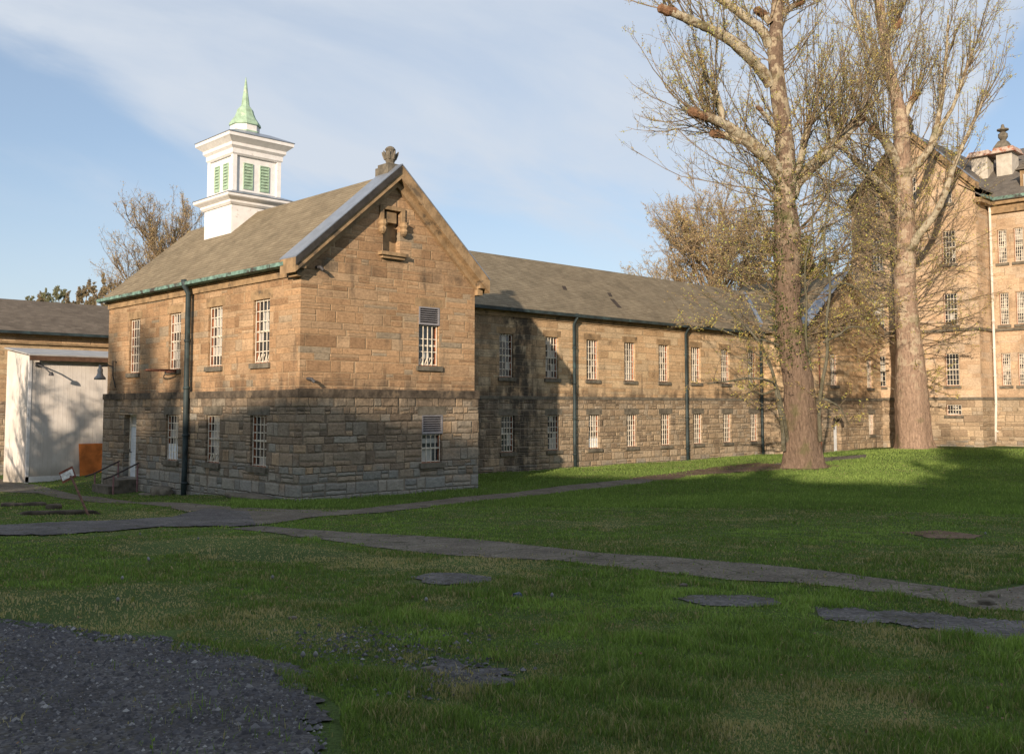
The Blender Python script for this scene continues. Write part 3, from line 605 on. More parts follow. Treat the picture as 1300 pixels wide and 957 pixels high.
WCOUNT = [0]
def window(bld, F, u0, z0, u1, z1, nv=4, nh=6, d=0., louvre=0., panel=0., openpane=False, sill=True, lintel=True, gridfine=False, label=None, lean=False):
    """barred window in its opening: sash frame, glass, bar grille, stone sill and lintel"""
    WCOUNT[0] += 1
    zt = z1 - louvre; ww = u1 - u0; P = F.P; fr = MB(); b_ = .055
    def bx(mb, ua, ub, da, db, za, zb, mi=0):
        mb.hexa([P(ua, da, za), P(ub, da, za), P(ub, db, za), P(ua, db, za), P(ua, da, zb), P(ub, da, zb), P(ub, db, zb), P(ua, db, zb)], mi)
    q0, q1 = d - .20, d - .12
    bx(fr, u0, u0 + b_, q0, q1, z0, z1); bx(fr, u1 - b_, u1, q0, q1, z0, z1); bx(fr, u0 + b_, u1 - b_, q0, q1, z0, z0 + b_); bx(fr, u0 + b_, u1 - b_, q0, q1, z1 - b_, z1)
    zm = z0 + (zt - z0) * .5
    bx(fr, u0 + b_, u1 - b_, q0 + .01, q1 - .01, zm - .03, zm + .03, 1)
    wnd = fr.build('window', [M_RUST, M_CREAM], bld)
    if label: wnd['label'] = label
    gl = MB(); uo = WCOUNT[0] * 7
    gl.face([P(u0 + .02, d - .19, z0 + .02), P(u1 - .02, d - .19, z0 + .02), P(u1 - .02, d - .19, zt - .0), P(u0 + .02, d - .19, zt - .0)], [(uo, uo), (uo + 3, uo), (uo + 3, uo + 6), (uo, uo + 6)])
    gl.build('glass', M_GLASS, wnd)
    g = MB(); r0, r1 = d - .10, d - .065; bwid = .026 if not gridfine else .026
    zb = z0 + .02 + (0.001); top_ = zt - .01
    if panel: 
        pn = MB(); bx(pn, u0 + .08, u1 - .08, d - .115, d - .102, z0 + .04, z0 + panel); pn.build('panel', M_DOOR, wnd)
    for k in range(nv + 1 if not gridfine else nv):
        n_ = nv if not gridfine else nv - 1
        x = u0 + .06 + (ww - .12) * k / n_
        g.bar(P(x, (r0 + r1) / 2, zb), P(x, (r0 + r1) / 2, top_), bwid, .02)
    for k in range(nh + 1):
        z = zb + .03 + (top_ - zb - .06) * k / nh
        bx(g, u0 + .045, u1 - .045, r0 - .012, r0, z - bwid * .5, z + bwid * .5)
    if lean:
        for k in range(5): x = u0 + .1 + (ww - .25) * k / 5; g.bar(P(x, d - .13, z0 + .05), P(x + .13, d - .13, z0 + .30), .028)
    g.build('grille', M_CREAM, wnd)
    if louvre:
        l = MB(); e0, e1 = d - .14, d + .02
        bx(l, u0 + .0, u0 + .05, e0, e1, zt, z1); bx(l, u1 - .05, u1 - .0, e0, e1, zt, z1); bx(l, u0 + .05, u1 - .05, e0, e1, zt, zt + .05); bx(l, u0 + .05, u1 - .05, e0, e1, z1 - .05, z1)
        n_ = 7; st = (z1 - zt - .1) / n_
        for k in range(n_):
            za = zt + .05 + k * st
            l.hexa([P(u0 + .05, e1 - .005, za), P(u1 - .05, e1 - .005, za), P(u1 - .05, e0 + .06, za + st * .38), P(u0 + .05, e0 + .06, za + st * .38), P(u0 + .05, e1 - .005, za + .02), P(u1 - .05, e1 - .005, za + .02), P(u1 - .05, e0 + .06, za + st * .38 + .018), P(u0 + .05, e0 + .06, za + st * .38 + .018)])
        l.face([P(u0 + .01, e0 + .005, zt), P(u1 - .01, e0 + .005, zt), P(u1 - .01, e0 + .005, z1), P(u0 + .01, e0 + .005, z1)], None, 1)
        l.build('louvre', [M_LOUV, M_DARK], wnd)
    if sill:
        s_ = MB(); bx(s_, u0 - .10, u1 + .10, d - .02, d + .09, z0 - .17, z0 - .004); s_.build('sill', M_SILL, wnd)
    if lintel:
        s_ = MB(); bx(s_, u0 - .18, u1 + .18, d - .02, d + .006, z1 + .004, z1 + .30); s_.build('lintel', M_SILL if z1 < 3 else M_TRIM, wnd)
    return wnd
def downspout(bld, F, u, z0, z1, d=0., r=.075, mat=None, kick=.0, label=None):
    mb = MB(); P = F.P
    mb.tube([P(u, d + .32, z1), P(u, d + .30, z1 - .18), P(u, d + .13, z1 - .5), P(u, d + .13, z0 + 2.4), P(u + kick * .5, d + .13, z0 + 1.2), P(u + kick, d + .16, z0)], r, 10)
    for z in np.arange(z0 + .6, z1 - .6, 1.7): mb.tube([P(u, d + .13, z), P(u, d + .13, z + .09)], r * 1.22, 10)
    o = mb.build('downspout', mat or M_DSP, bld, True)
    if label: o['label'] = label
def slab(mb, P4, th, uv=None, mi=0):
    """roof slab: four top corners, thickness downward"""
    lo = [(p[0], p[1], p[2] - th) for p in P4]
    w_ = math.dist(P4[0], P4[1]); h_ = math.dist(P4[1], P4[2])
    o = P4[0][0] + P4[0][1]
    mb.face(P4, [(o, 0), (o + w_, 0), (o + w_, h_), (o, h_)], mi); mb.face(lo[::-1], None, mi)
    for k in range(4): mb.face([lo[k], lo[(k + 1) % 4], P4[(k + 1) % 4], P4[k]], None, mi)

# ================================================================== CHAPEL
CW, CL, EA, RZ, SC = 7.24, 15.0, 7.60, 10.78, 3.45
ch = empty('stone_building', (0, 0, 0), 'two storey tan stone chapel with gable front and white cupola on its roof', 'building')
FG = Face((0, 0), (1, 0), (0, -1)); FL = Face((0, CL), (0, -1), (-1, 0)); FR = Face((CW, 0), (0, 1), (1, 0)); FB = Face((CW, CL), (-1, 0), (0, 1))
lu = lambda b: CL - b                                     # distance along the left wall for a given y
LWU = [(lu(12.86), 4.26, lu(11.85), 6.42), (lu(9.25), 4.30, lu(8.25), 6.42), (lu(6.07), 4.32, lu(5.05), 6.43), (lu(2.91), 4.34, lu(1.85), 6.43)]
LWL = [(lu(9.11), .93, lu(8.06), 2.62), (lu(5.91), .98, lu(4.9), 2.63), (lu(2.80), .98, lu(1.75), 2.64)]
DOOR = (lu(12.95), .13, lu(11.75), 2.60)
GWU = [(4.67, 4.32, 5.58, 6.36)]; GWL = [(4.75, 1.0, 5.66, 2.63)]
NICHE = (3.12, 8.12, 3.84, 9.52)
up = MB()
wall(up, FG, 0, CW, SC, [(0, EA), (CW / 2, RZ), (CW, EA)], GWU + [NICHE], uvo=0.)
wall(up, FL, 0, CL, SC, [(0, EA), (CL, EA)], LWU, uvo=-CL); wall(up, FR, 0, CL, SC, [(0, EA), (CL, EA)], uvo=CW)
wall(up, FB, 0, CW, SC, [(0, EA), (CW / 2, RZ), (CW, EA)], uvo=30)
up.build('upper_wall', M_UP, ch)
lo = MB(); LD = .10
FGl = Face((-LD, 0), (1, 0), (0, -1)); FLl = Face((0, CL + LD), (0, -1), (-1, 0))
sh = lambda L_, k: [(h[0] + k, h[1], h[2] + k, h[3]) for h in L_]
wall(lo, FGl, 0, CW + 2 * LD, -1.2, [(0, SC), (CW + 2 * LD, SC)], sh(GWL, LD), d=LD, depth=.36)
wall(lo, FLl, 0, CL + 2 * LD, -1.6, [(0, SC), (CL + 2 * LD, SC)], sh(LWL + [DOOR], LD), d=LD, depth=.36, uvo=-CL - 2 * LD)
wall(lo, Face((CW, -LD), (0, 1), (1, 0)), 0, CL + 2 * LD, -1.2, [(0, SC), (CL, SC)], d=LD); wall(lo, Face((CW + LD, CL), (-1, 0), (0, 1)), 0, CW + 2 * LD, -1.6, [(0, SC), (CW + 2 * LD, SC)], d=LD)
lo.build('lower_wall', M_LO, ch)
sc = MB()
for (x0, x1, y0, y1) in ((-.13, CW + .13, -.13, .0), (-.13, .0, .0, CL), (CW, CW + .13, .0, CL), (-.13, CW + .13, CL, CL + .13)): sc.box(x0, x1, y0, y1, SC - .24, SC)
sc.box(-.13 + .001, CW + .129, -.10, -.001, SC, SC + .035)
sc.build('string_course', M_BAND, ch)
for i_, h in enumerate(LWU): window(ch, FL, *h, louvre=0, lean=(i_ == 3), openpane=False, label='barred upper window with its lowest pane missing' if i_ == 1 else None)
for i_, h in enumerate(LWL): window(ch, FL, *h, d=LD, panel=.62 if i_ == 0 else 0, lean=(i_ == 1), label='barred window with a white panel in its lowest part' if i_ == 0 else None)
window(ch, FG, *GWU[0], nv=4, nh=3, louvre=.62, lean=True, label='barred gable window under a grey louvre'); window(ch, FG, *GWL[0], nv=4, nh=2, d=LD, louvre=.64, label='lower barred gable window under a grey louvre')
# door
dm = MB(); u0, z0, u1, z1 = DOOR
def fbx(mb, F_, ua, ub, da, db, za, zb, mi=0):
    P = F_.P; mb.hexa([P(ua, da, za), P(ub, da, za), P(ub, db, za), P(ua, db, za), P(ua, da, zb), P(ub, da, zb), P(ub, db, zb), P(ua, db, zb)], mi)
fbx(dm, FL, u0 + .07, u1 - .07, -.24, -.18, z0, 2.12)
for z in np.arange(z0 + .25, 2.0, .125): fbx(dm, FL, u0 + .2, u1 - .2, -.18, -.155, z, z + .05)
door = dm.build('door', M_DOOR, ch); fm = MB()
fbx(fm, FL, u0, u0 + .07, -.25, -.14, z0, z1); fbx(fm, FL, u1 - .07, u1, -.25, -.14, z0, z1); fbx(fm, FL, u0 + .07, u1 - .07, -.25, -.14, 2.12, 2.2); fbx(fm, FL, u0 + .07, u1 - .07, -.25, -.14, z1 - .07, z1)
fm.build('frame', M_CREAM, door); fm = MB(); fm.face([FL.P(u0 + .07, -.22, 2.2), FL.P(u1 - .07, -.22, 2.2), FL.P(u1 - .07, -.22, z1 - .07), FL.P(u0 + .07, -.22, z1 - .07)]); fm.build('glass', M_GLASS, door)
fm = MB(); fm.tube([FL.P(u0 + .16, -.17, 1.1), FL.P(u0 + .16, -.10, 1.1), FL.P(u0 + .16, -.10, 1.22)], .02); fm.build('handle', M_IRON, door)
# niche with corbels, hood and sill
nm = MB(); a0, z0, a1, z1 = NICHE
nm.box(a0, a1, .24, .27, z0, z1)
nm.box(a0 - .16, a0, -.07, .02, z0 + .95, z1 + .12); nm.box(a1, a1 + .16, -.07, .02, z0 + .95, z1 + .12); nm.box(a0, a1, -.07, .02, z1, z1 + .12)
nm.box(a0 + .14, a1 - .14, .03, .24, z1 - .42, z1 - .06)
for x in (a0 - .08, a1 + .08):
    nm.lathe(x, -.10, [(.05, z0 + .55), (.12, z0 + .62), (.15, z0 + .72), (.11, z0 + .80), (.16, z0 + .88), (.14, z0 + .98), (.16, z0 + 1.02)], 9)
nm.box(a0 - .2, a1 + .2, -.22, .02, z0 - .16, z0 - .05); nm.box(a0 - .1, a1 + .1, -.14, .02, z0 - .26, z0 - .16)
nm.build('niche', M_TRIM, ch)
# roof
rf = MB(); rb0, rb1 = .30, CL + .25; es = (RZ - EA) / (CW / 2)
xo = -.30; zo = EA + es * xo + .06
slab(rf, [(xo, rb0, zo), (xo, rb1, zo), (CW / 2, rb1, RZ + .06), (CW / 2, rb0, RZ + .06)][::1], .10)
slab(rf, [(CW - xo, rb1, zo), (CW - xo, rb0, zo), (CW / 2, rb0, RZ + .06), (CW / 2, rb1, RZ + .06)], .10)
rf.build('roof', M_ROOF, ch)
def rake(bld, F, half, ea, rz, nose=.0, d0=-.36, d1=.28, name='coping', top=.30, ext=.42, metal=True):
    """gable coping: thick projecting stone rake, a thinner moulding below it and a metal cap"""
    s_ = (rz - ea) / half; P = F.P
    for nm_, mat_, (t0, t1, q0, q1) in (('rake_moulding', M_TRIM, (-.20, top - .04, d1, d0)), ('rake_moulding', M_TRIM, (-.46, -.201, .0, -.13 + (.0))), ('coping', M_GREYMET, (top - .038, top + .0, d1 + .03, d0 - .03))):
        mb = MB(); e = ext if nm_ != 'rake_moulding' or t0 > -.3 else .0
        if q1 > q0: q0, q1 = q1, q0
        for sg in (1, -1):
            uL = half - sg * (half + e); zL = ea - s_ * e
            pts = [(uL, zL + t0), (half, rz + t0), (half, rz + t1), (uL, zL + t1)]
            mb.prism(pts, -q0, -q1, P)
            if nm_ == 'rake_moulding' and t0 > -.3 and sg == 1 and metal: mb.prism([(uL, zL + .02), (half - .06, rz + .02 - s_ * .06), (half - .06, rz + t1 - .002 - s_ * .06), (uL, zL + t1 - .002)], -q1 + .004, -q1 + .05, P, 1)  # dark front strip, on one side of the gable only
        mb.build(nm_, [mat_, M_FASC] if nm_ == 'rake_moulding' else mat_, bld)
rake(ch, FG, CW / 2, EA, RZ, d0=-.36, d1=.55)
for (x0, x1), (x2, x3) in (((-.40, -.001), (-.24, -.001)), ((CW + .001, CW + .40), (CW + .001, CW + .24))):
    kn = MB(); kn.box(x0, x1, -.30, .34, EA - .42, EA - .2); kn.box(x2, x3, -.16, .339, EA - .66, EA - .419); kn.build('kneeler', M_TRIM, ch)
# finial
fi = MB(); fx, fy = CW / 2, .30
fi.lathe(fx, fy, [(.36, 10.75), (.36, 11.02), (.30, 11.04), (.30, 11.14), (.24, 11.16)], sq=True)
fi.lathe(fx, fy, [(.20, 11.16), (.14, 11.22), (.19, 11.34), (.22, 11.44), (.17, 11.56), (.16, 11.62), (.19, 11.68), (.13, 11.76), (.05, 11.80)], 12)
for k in range(8):
    an = k * math.pi / 4; fi.tube([(fx + .17 * math.cos(an), fy + .17 * math.sin(an), 11.34), (fx + .24 * math.cos(an), fy + .24 * math.sin(an), 11.5), (fx + .28 * math.cos(an), fy + .28 * math.sin(an), 11.60)], [.05, .045, .02], 6)
fi.build('finial', M_SILL, ch)
# gutters, cornice
gt = MB(); co = MB()
gt.prism([(xo - .14, zo - .10), (xo + .02, zo - .14), (xo + .02, zo + .01), (xo - .14, zo + .02)], .36, CL + .3); co.box(-.16, -.001, .35, CL + .1, EA - .38, EA - .22); co.box(-.07, -.001, 0.35, CL, EA - .60, EA - .381)
gt.build('gutter', M_VERD, ch); gt = MB(); gt.prism([(CW - xo + .14, zo - .10), (CW - xo + .14, zo + .02), (CW - xo - .02, zo + .01), (CW - xo - .02, zo - .14)], .36, CL + .3)
gt.build('gutter', M_VERD, ch); co.build('cornice', M_TRIM, ch)
downspout(ch, FL, lu(7.20), -.45, EA - .1, d=LD, r=.10, label='thick dark downspout between the windows')
for (a_, z_) in ((.55, 7.3), (.28, 3.79)):
    stb = MB(); stb.tube([(a_, 0, z_), (a_ + .02, -.22, z_ - .02), (a_ + .08, -.28, z_ - .12)], .05, 8); stb.build('pipe_stub', M_IRON, ch)

# cupola: part of the chapel, its pieces are sub-parts
cb = 10.4; cxx = CW / 2
cu = MB()
cu.lathe(cxx, cb, [(1.15, 8.6), (1.15, 11.12)], sq=True); cu.lathe(cxx, cb, [(1.0, 11.5), (1.0, 13.22)], sq=True)
for sx in (-1, 1):
    for sy in (-1, 1): cu.box(cxx + sx * 1.0 - .09, cxx + sx * 1.0 + .09, cb + sy * 1.0 - .09, cb + sy * 1.0 + .09, 11.5, 13.2)
cup = cu.build('cupola', M_WHITE, ch)
cc = MB(); cc.lathe(cxx, cb, [(1.2, 11.0), (1.28, 11.08), (1.28, 11.16), (1.46, 11.26), (1.50, 11.30), (1.50, 11.40)], sq=True); cc.build('cornice', M_WHITE, cup)
cc = MB(); cc.lathe(cxx, cb, [(1.08, 13.05), (1.14, 13.12), (1.14, 13.30), (1.24, 13.40), (1.24, 13.52), (1.42, 13.68), (1.47, 13.72), (1.47, 13.86)], sq=True); cc.build('cornice', M_WHITE, cup)
cc = MB(); cc.lathe(cxx, cb, [(1.53, 11.40), (1.53, 11.425), (1.03, 11.62)], sq=True); cc.build('roof_skirt', M_GREYMET, cup)
cc = MB(); cc.lathe(cxx, cb, [(1.50, 13.86), (1.50, 13.885), (.75, 14.22), (.6, 14.25)], sq=True); cc.build('roof_skirt', M_GREYMET, cup)
cc = MB(); cc.lathe(cxx, cb, [(.60, 14.05), (.60, 14.62), (.5, 14.63)], 8, rot=R(22.5)); cc.build('drum', M_WHITE, cup)
cc = MB(); cc.lathe(cxx, cb, [(.64, 14.24), (.64, 14.33), (.602, 14.34)], 8, rot=R(22.5)); 
cc.lathe(cxx, cb, [(.60, 14.58), (.66, 14.60), (.64, 14.70), (.54, 14.84), (.43, 15.0), (.36, 15.18), (.33, 15.30), (.25, 15.40), (.17, 15.50), (.14, 15.75), (.09, 16.1), (.05, 16.45), (.012, 16.72)], 8, rot=R(22.5)); cc.build('spire', M_GREEN, cup)
for (Fc, nm_) in ((Face((cxx - 1.0, cb - 1.0), (1, 0), (0, -1)), 'f'), (Face((cxx - 1.0, cb + 1.0), (0, -1), (-1, 0)), 'l'), (Face((cxx + 1.0, cb - 1.0), (0, 1), (1, 0)), 'r'), (Face((cxx + 1.0, cb + 1.0), (-1, 0), (0, 1)), 'b')):
    for ua in (.42, 1.16):
        lv = MB(); ub = ua + .42; za, zb = 11.72, 12.80; P = Fc.P
        for q in ((ua, ua + .04, za, zb), (ub - .04, ub, za, zb), (ua + .04, ub - .04, za, za + .04), (ua + .04, ub - .04, zb - .04, zb)): fbx(lv, Fc, q[0], q[1], .002, .04, q[2], q[3])
        n_ = 8; st = (zb - za - .08) / n_
        for k in range(n_):
            z = za + .04 + k * st
            lv.hexa([P(ua + .04, .045, z), P(ub - .04, .045, z), P(ub - .04, .006, z + st * .75), P(ua + .04, .006, z + st * .75), P(ua + .04, .045, z + .03), P(ub - .04, .045, z + .03), P(ub - .04, .006, z + st * .75 + .03), P(ua + .04, .006, z + st * .75 + .03)])
        lv.face([P(ua + .03, .004, za), P(ub - .03, .004, za), P(ub - .03, .004, zb), P(ua + .03, .004, zb)], None, 1)
        lv.build('louvre', [M_GREEN, M_DARK], cup)

# ================================================================== LONG WING
WB, WA0, WA1, WEA, WRB, WRZ = 5.5, CW, 45.0, 7.48, 9.75, 10.60
wg = empty('stone_building', (WA0, WB, 0), 'long two storey stone wing with rows of cream barred windows right of the chapel', 'building')
FW = Face((0, WB), (1, 0), (0, -1))
wu = [10.55, 13.65, 16.62, 19.50, 22.40, 25.25, 28.17, 31.05, 33.85]; WWU = [(x, 4.24, x + .88, 6.20) for x in wu]; WWL = [(x + .08, .88, x + .90, 2.52) for x in wu]
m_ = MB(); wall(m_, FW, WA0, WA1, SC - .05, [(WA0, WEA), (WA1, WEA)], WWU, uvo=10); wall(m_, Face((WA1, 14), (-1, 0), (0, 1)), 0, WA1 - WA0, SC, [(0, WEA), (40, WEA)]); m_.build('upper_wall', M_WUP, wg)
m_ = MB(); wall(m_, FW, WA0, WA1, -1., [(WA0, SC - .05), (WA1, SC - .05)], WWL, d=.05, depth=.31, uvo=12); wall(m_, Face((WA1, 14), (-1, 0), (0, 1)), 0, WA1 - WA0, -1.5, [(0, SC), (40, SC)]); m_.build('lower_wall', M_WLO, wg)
m_ = MB(); m_.box(WA0 + .12, 35.3, WB - .075, WB, SC - .19, SC - .05); m_.build('string_course', M_SILL, wg)
for h in WWU: window(wg, FW, *h)
for i_, h in enumerate(WWL): window(wg, FW, *h, d=.05, panel=.5 if i_ == 3 else 0, label='barred window with a white panel in its lowest part' if i_ == 3 else None)
m_ = MB(); es = (WRZ - WEA) / (WRB - WB); zo = WEA - es * .3 + .05
slab(m_, [(WA0 + .05, WB - .3, zo), (WA1, WB - .3, zo), (WA1, WRB, WRZ + .05), (WA0 - 3.4, WRB, WRZ + .05)], .1); slab(m_, [(WA1, 14.3, zo), (WA0 + .3, 14.3, zo), (WA0 + .3, WRB, WRZ + .05), (WA1, WRB, WRZ + .05)], .1)
for (a_, b2) in ((19.8, 7.3), (22.9, 6.3), (23.3, 7.1)):
    pass
m_.build('roof', M_ROOF, wg)
M_TAR = simple('dark_roof_hole', (.045, .035, .028), .95)
m_ = MB()
for (a_, b2, la, lb) in ((19.75, 7.26, .30, .35), (22.75, 6.2, .35, .75), (23.2, 7.15, .28, .35)):
    zz = lambda y: WRZ + .05 - (WRB - y) * es + .006
    m_.face([(a_, b2, zz(b2)), (a_ + la, b2, zz(b2)), (a_ + la + .25, b2 + lb, zz(b2 + lb)), (a_ + .25, b2 + lb, zz(b2 + lb))])
m_.build('missing_shingles', M_TAR, wg)
m_ = MB(); m_.prism([(0, 0), (.16, 0), (.17, .14), (0, .14)], WA0 + .45, 35.1, lambda u, d, z: (d, WB - .3 + .03 - u, zo - .10 + z)); m_.build('gutter', M_DSP, wg)
m_ = MB(); m_.box(WA0, 35.3, WB - .14, WB - .001, WEA - .3, WEA - .16); m_.box(WA0, 35.3, WB - .06, WB - .001, WEA - .5, WEA - .301); m_.build('cornice', M_TRIM, wg)
for u in (18.45, 27.5, 35.05): downspout(wg, FW, u, .0, WEA - .1, d=.03, r=.085)

# ================================================================== TRANSEPT with gable beyond the wing
tx0, tx1, tb, tea, trz = 35.4, 44.9, 2.6, 7.55, 10.95
tr = empty('stone_building', (tx0, tb, 0), 'gabled stone porch block with arched white door between the two big trees', 'building')
FT = Face((tx0, tb), (1, 0), (0, -1)); th = (tx1 - tx0) / 2
TWU = [(2.9, 4.2, 3.75, 6.1), (7.6, 4.1, 8.35, 5.9)]; TWL = [(7.6, 1.15, 8.3, 2.45)]; TD = (3.0, .15, 3.95, 2.15)
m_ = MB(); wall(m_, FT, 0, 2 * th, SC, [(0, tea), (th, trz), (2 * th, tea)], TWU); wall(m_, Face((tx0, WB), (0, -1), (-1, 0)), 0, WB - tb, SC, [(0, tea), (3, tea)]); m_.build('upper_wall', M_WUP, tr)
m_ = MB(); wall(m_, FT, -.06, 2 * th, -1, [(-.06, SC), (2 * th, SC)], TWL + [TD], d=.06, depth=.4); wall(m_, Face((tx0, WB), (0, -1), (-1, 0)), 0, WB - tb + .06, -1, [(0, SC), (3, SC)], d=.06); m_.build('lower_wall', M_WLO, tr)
m_ = MB(); m_.box(tx0 - .09, tx1, tb - .09, tb, SC - .18, SC); m_.box(tx0 - .09, tx0, tb, WB - .1, SC - .18, SC); m_.build('string_course', M_SILL, tr)
for h in TWU: window(tr, FT, *h)
window(tr, FT, *TWL[0], d=.06, nh=4)
m_ = MB(); es_t = (trz - tea) / th; zt_ = tea - es_t * .3 + .05; yr = WRB
slab(m_, [(tx0 - .3, tb + .3, zt_), (tx0 - .3, yr, zt_), (tx0 + th, yr, trz + .05), (tx0 + th, tb + .3, trz + .05)], .1); slab(m_, [(tx1, yr, tea + .05), (tx1, tb + .3, tea + .05), (tx0 + th, tb + .3, trz + .05), (tx0 + th, yr, trz + .05)], .1); m_.build('roof', M_ROOF, tr)
rake(tr, FT, th, tea, trz, d0=-.34, d1=.4, ext=.4)
m_ = MB(); p0, p1 = (tx0 + .25, WB + .2), (tx0 + 4.0, WB + 3.7)
m_.hexa([(p0[0] - .12, p0[1], 7.75), (p0[0] + .12, p0[1] - .1, 7.78), (p1[0] + .12, p1[1] - .1, 10.36), (p1[0] - .12, p1[1], 10.32), (p0[0] - .12, p0[1], 7.95), (p0[0] + .12, p0[1] - .1, 7.98), (p1[0] + .12, p1[1] - .1, 10.50), (p1[0] - .12, p1[1], 10.48)]); m_.build('valley_flashing', M_GREYMET, tr)
m_ = MB(); u0, z0, u1, z1 = TD; P = FT.P
m_.prism([(u0 + .02, z0)] + [(u1 - .02, z0)] + [((u0 + u1) / 2 + (u1 - u0 - .04) / 2 * math.cos(k), 1.72 + .42 * math.sin(k)) for k in np.linspace(0, math.pi, 9)], -.3, -.24, P)
dr = m_.build('door', M_DOOR, tr); m_ = MB()
for k in np.linspace(0, math.pi, 8)[:-1]:
    k2 = k + math.pi / 7; c_, hw = (u0 + u1) / 2, (u1 - u0) / 2 
    m_.prism([(c_ + hw * math.cos(k), 1.72 + .43 * math.sin(k)), (c_ + (hw + .22) * math.cos(k), 1.72 + .65 * math.sin(k)), (c_ + (hw + .22) * math.cos(k2), 1.72 + .65 * math.sin(k2)), (c_ + hw * math.cos(k2), 1.72 + .43 * math.sin(k2))], .05, .14, P)
m_.build('door_arch', M_BAND, dr)
downspout(tr, FT, 1.25, .05, tea - .3, d=.05, r=.05, mat=M_RUSTB, label='thin rusty downspout beside the arched door')

# ================================================================== MAIN BLOCK
mn = empty('stone_building', (45, 0, 0), 'four storey tan stone main block with gable and paired windows at the right edge', 'building')
F1 = Face((45, 4.4), (0, -1), (-1, 0)); mb_ = lambda b: 4.4 - b; h1 = 4.0
MEA, MRZ = 16.55, 20.55
z_rows = [(4.2, 6.2), (7.93, 9.93), (11.75, 13.85)]
W1 = []
for (za, zb) in z_rows: W1 += [(mb_(-1.50), za, mb_(-2.36), zb), (mb_(3.2), za, mb_(2.3), zb)]
W1 += [(mb_(-1.70), 15.55, mb_(-2.22), 17.15), (mb_(.42), 15.75, mb_(.0), 17.6), (mb_(2.9), 15.55, mb_(2.4), 17.1)]
W1L = [(mb_(-1.52), 2.38, mb_(-2.46), 3.05)]
m_ = MB(); wall(m_, F1, 0, 8.0, 3.45, [(0, MEA), (4, MRZ), (8, MEA)], W1)
FRt = Face((45, -3.6), (1, 0), (0, -1)); wall(m_, FRt, 0, 2.0, 3.45, [(0, 15.75), (2, 15.75)])
F2 = Face((47, -3.6), (0, -1), (-1, 0)); W2 = []
for (za, zb) in z_rows:
    for k in range(5):
        u = .50 + (k // 2) * 2.9 + (k % 2) * .96; W2.append((u, za, u + .56, zb - .02))
wall(m_, F2, 0, 24, 3.45, [(0, 15.75), (24, 15.75)], W2)
wall(m_, Face((60, 4.6), (-1, 0), (0, 1)), 0, 13, -1, [(0, 15.75), (6.5, 20.1), (13, 15.75)])
wall(m_, Face((45, 4.4), (1, 0), (0, 1)), 0, 2, 3.45, [(0, MEA), (2, MEA)])
m_.build('upper_wall', M_MUP, mn)
m_ = MB(); wall(m_, F1, 0, 8.08, -1, [(0, 3.45), (8.08, 3.45)], W1L, d=.08, depth=.3); wall(m_, FRt, -.08, 2.0, -1, [(-.08, 3.45), (2, 3.45)], d=.08); wall(m_, F2, 0, 24, -1, [(0, 3.45), (24, 3.45)], d=.08); m_.build('lower_wall', M_MLO, mn)
m_ = MB()
for z in (3.33, 7.55): m_.box(44.86, 45, -3.72, 4.4, z, z + .16); m_.box(45, 46.9, -3.72, -3.6, z, z + .16); m_.box(46.88, 47, -27, -3.72, z, z + .16)
m_.build('string_course', M_SILL, mn)
m_ = MB(); m_.box(46.55, 47, -27, -3.95, 15.35, 15.62); m_.box(46.8, 47, -27, -3.70, 14.85, 15.349); m_.box(44.85, 46.95, -4.0, -3.6, 15.35, 15.62); m_.build('cornice', M_TRIM, mn)
m_ = MB(); m_.box(46.38, 46.56, -27, -4.1, 15.62, 15.80); m_.box(44.9, 46.6, -4.14, -3.98, 15.62, 15.80); m_.build('gutter', M_VERD, mn)
for i_, h in enumerate(W1): window(mn, F1, *h, nv=4 if h[2] - h[0] > .6 else 2, nh=6, lintel=False, panel=0)
window(mn, F1, *W1L[0], d=.08, nv=5, nh=1, lintel=False)
for h in W2:
    if h[0] < 4: window(mn, F2, *h, nv=5, nh=9, gridfine=True, lintel=False)
m_ = MB(); es = (MRZ - MEA) / 4
slab(m_, [(45.3, -3.9, MEA - .25), (58, -3.9, MEA - .25), (58, .4, MRZ + .05), (45.3, .4, MRZ + .05)][::-1], .12); slab(m_, [(45.3, 4.7, MEA - .25), (58, 4.7, MEA - .25), (58, .4, MRZ + .05), (45.3, .4, MRZ + .05)], .12)
slab(m_, [(46.4, 4.9, 15.7), (46.4, -27, 15.7), (53.5, -27, 20.3), (53.5, 4.9, 20.3)], .12); slab(m_, [(60.6, -27, 15.7), (60.6, 4.9, 15.7), (53.5, 4.9, 20.3), (53.5, -27, 20.3)], .12)
slab(m_, [(45.0, -3.98, 15.78), (47.5, -3.98, 15.78), (47.5, -2.6, 16.7), (45.0, -2.6, 16.7)], .08)
m_.build('roof', M_SLATE, mn)
m_ = MB(); wall(m_, Face((60, 4.6), (0, -1), (1, 0)), 0, 32, -1, [(0, 15.75), (32, 15.75)]); m_.build('rear_wall', M_MUP, mn)
rake(mn, F1, 4.0, MEA, MRZ, d0=-.3, d1=.3, ext=.15, top=.28)
m_ = MB(); m_.lathe(45.1, .4, [(.3, 20.7), (.3, 21.0), (.15, 21.05), (.24, 21.35), (.10, 21.6), (.04, 21.7)], 10); m_.build('finial', M_TRIM, mn)
downspout(mn, F2, .18, .75, 15.6, d=.05, r=.08, mat=M_DSPW, kick=-.1, label='white downspout in the corner of the block')
m_ = MB(); fbx(m_, FRt, .25, 1.55, .09, .2, .3, .5); m_.build('vent_hood', M_SILL, mn)
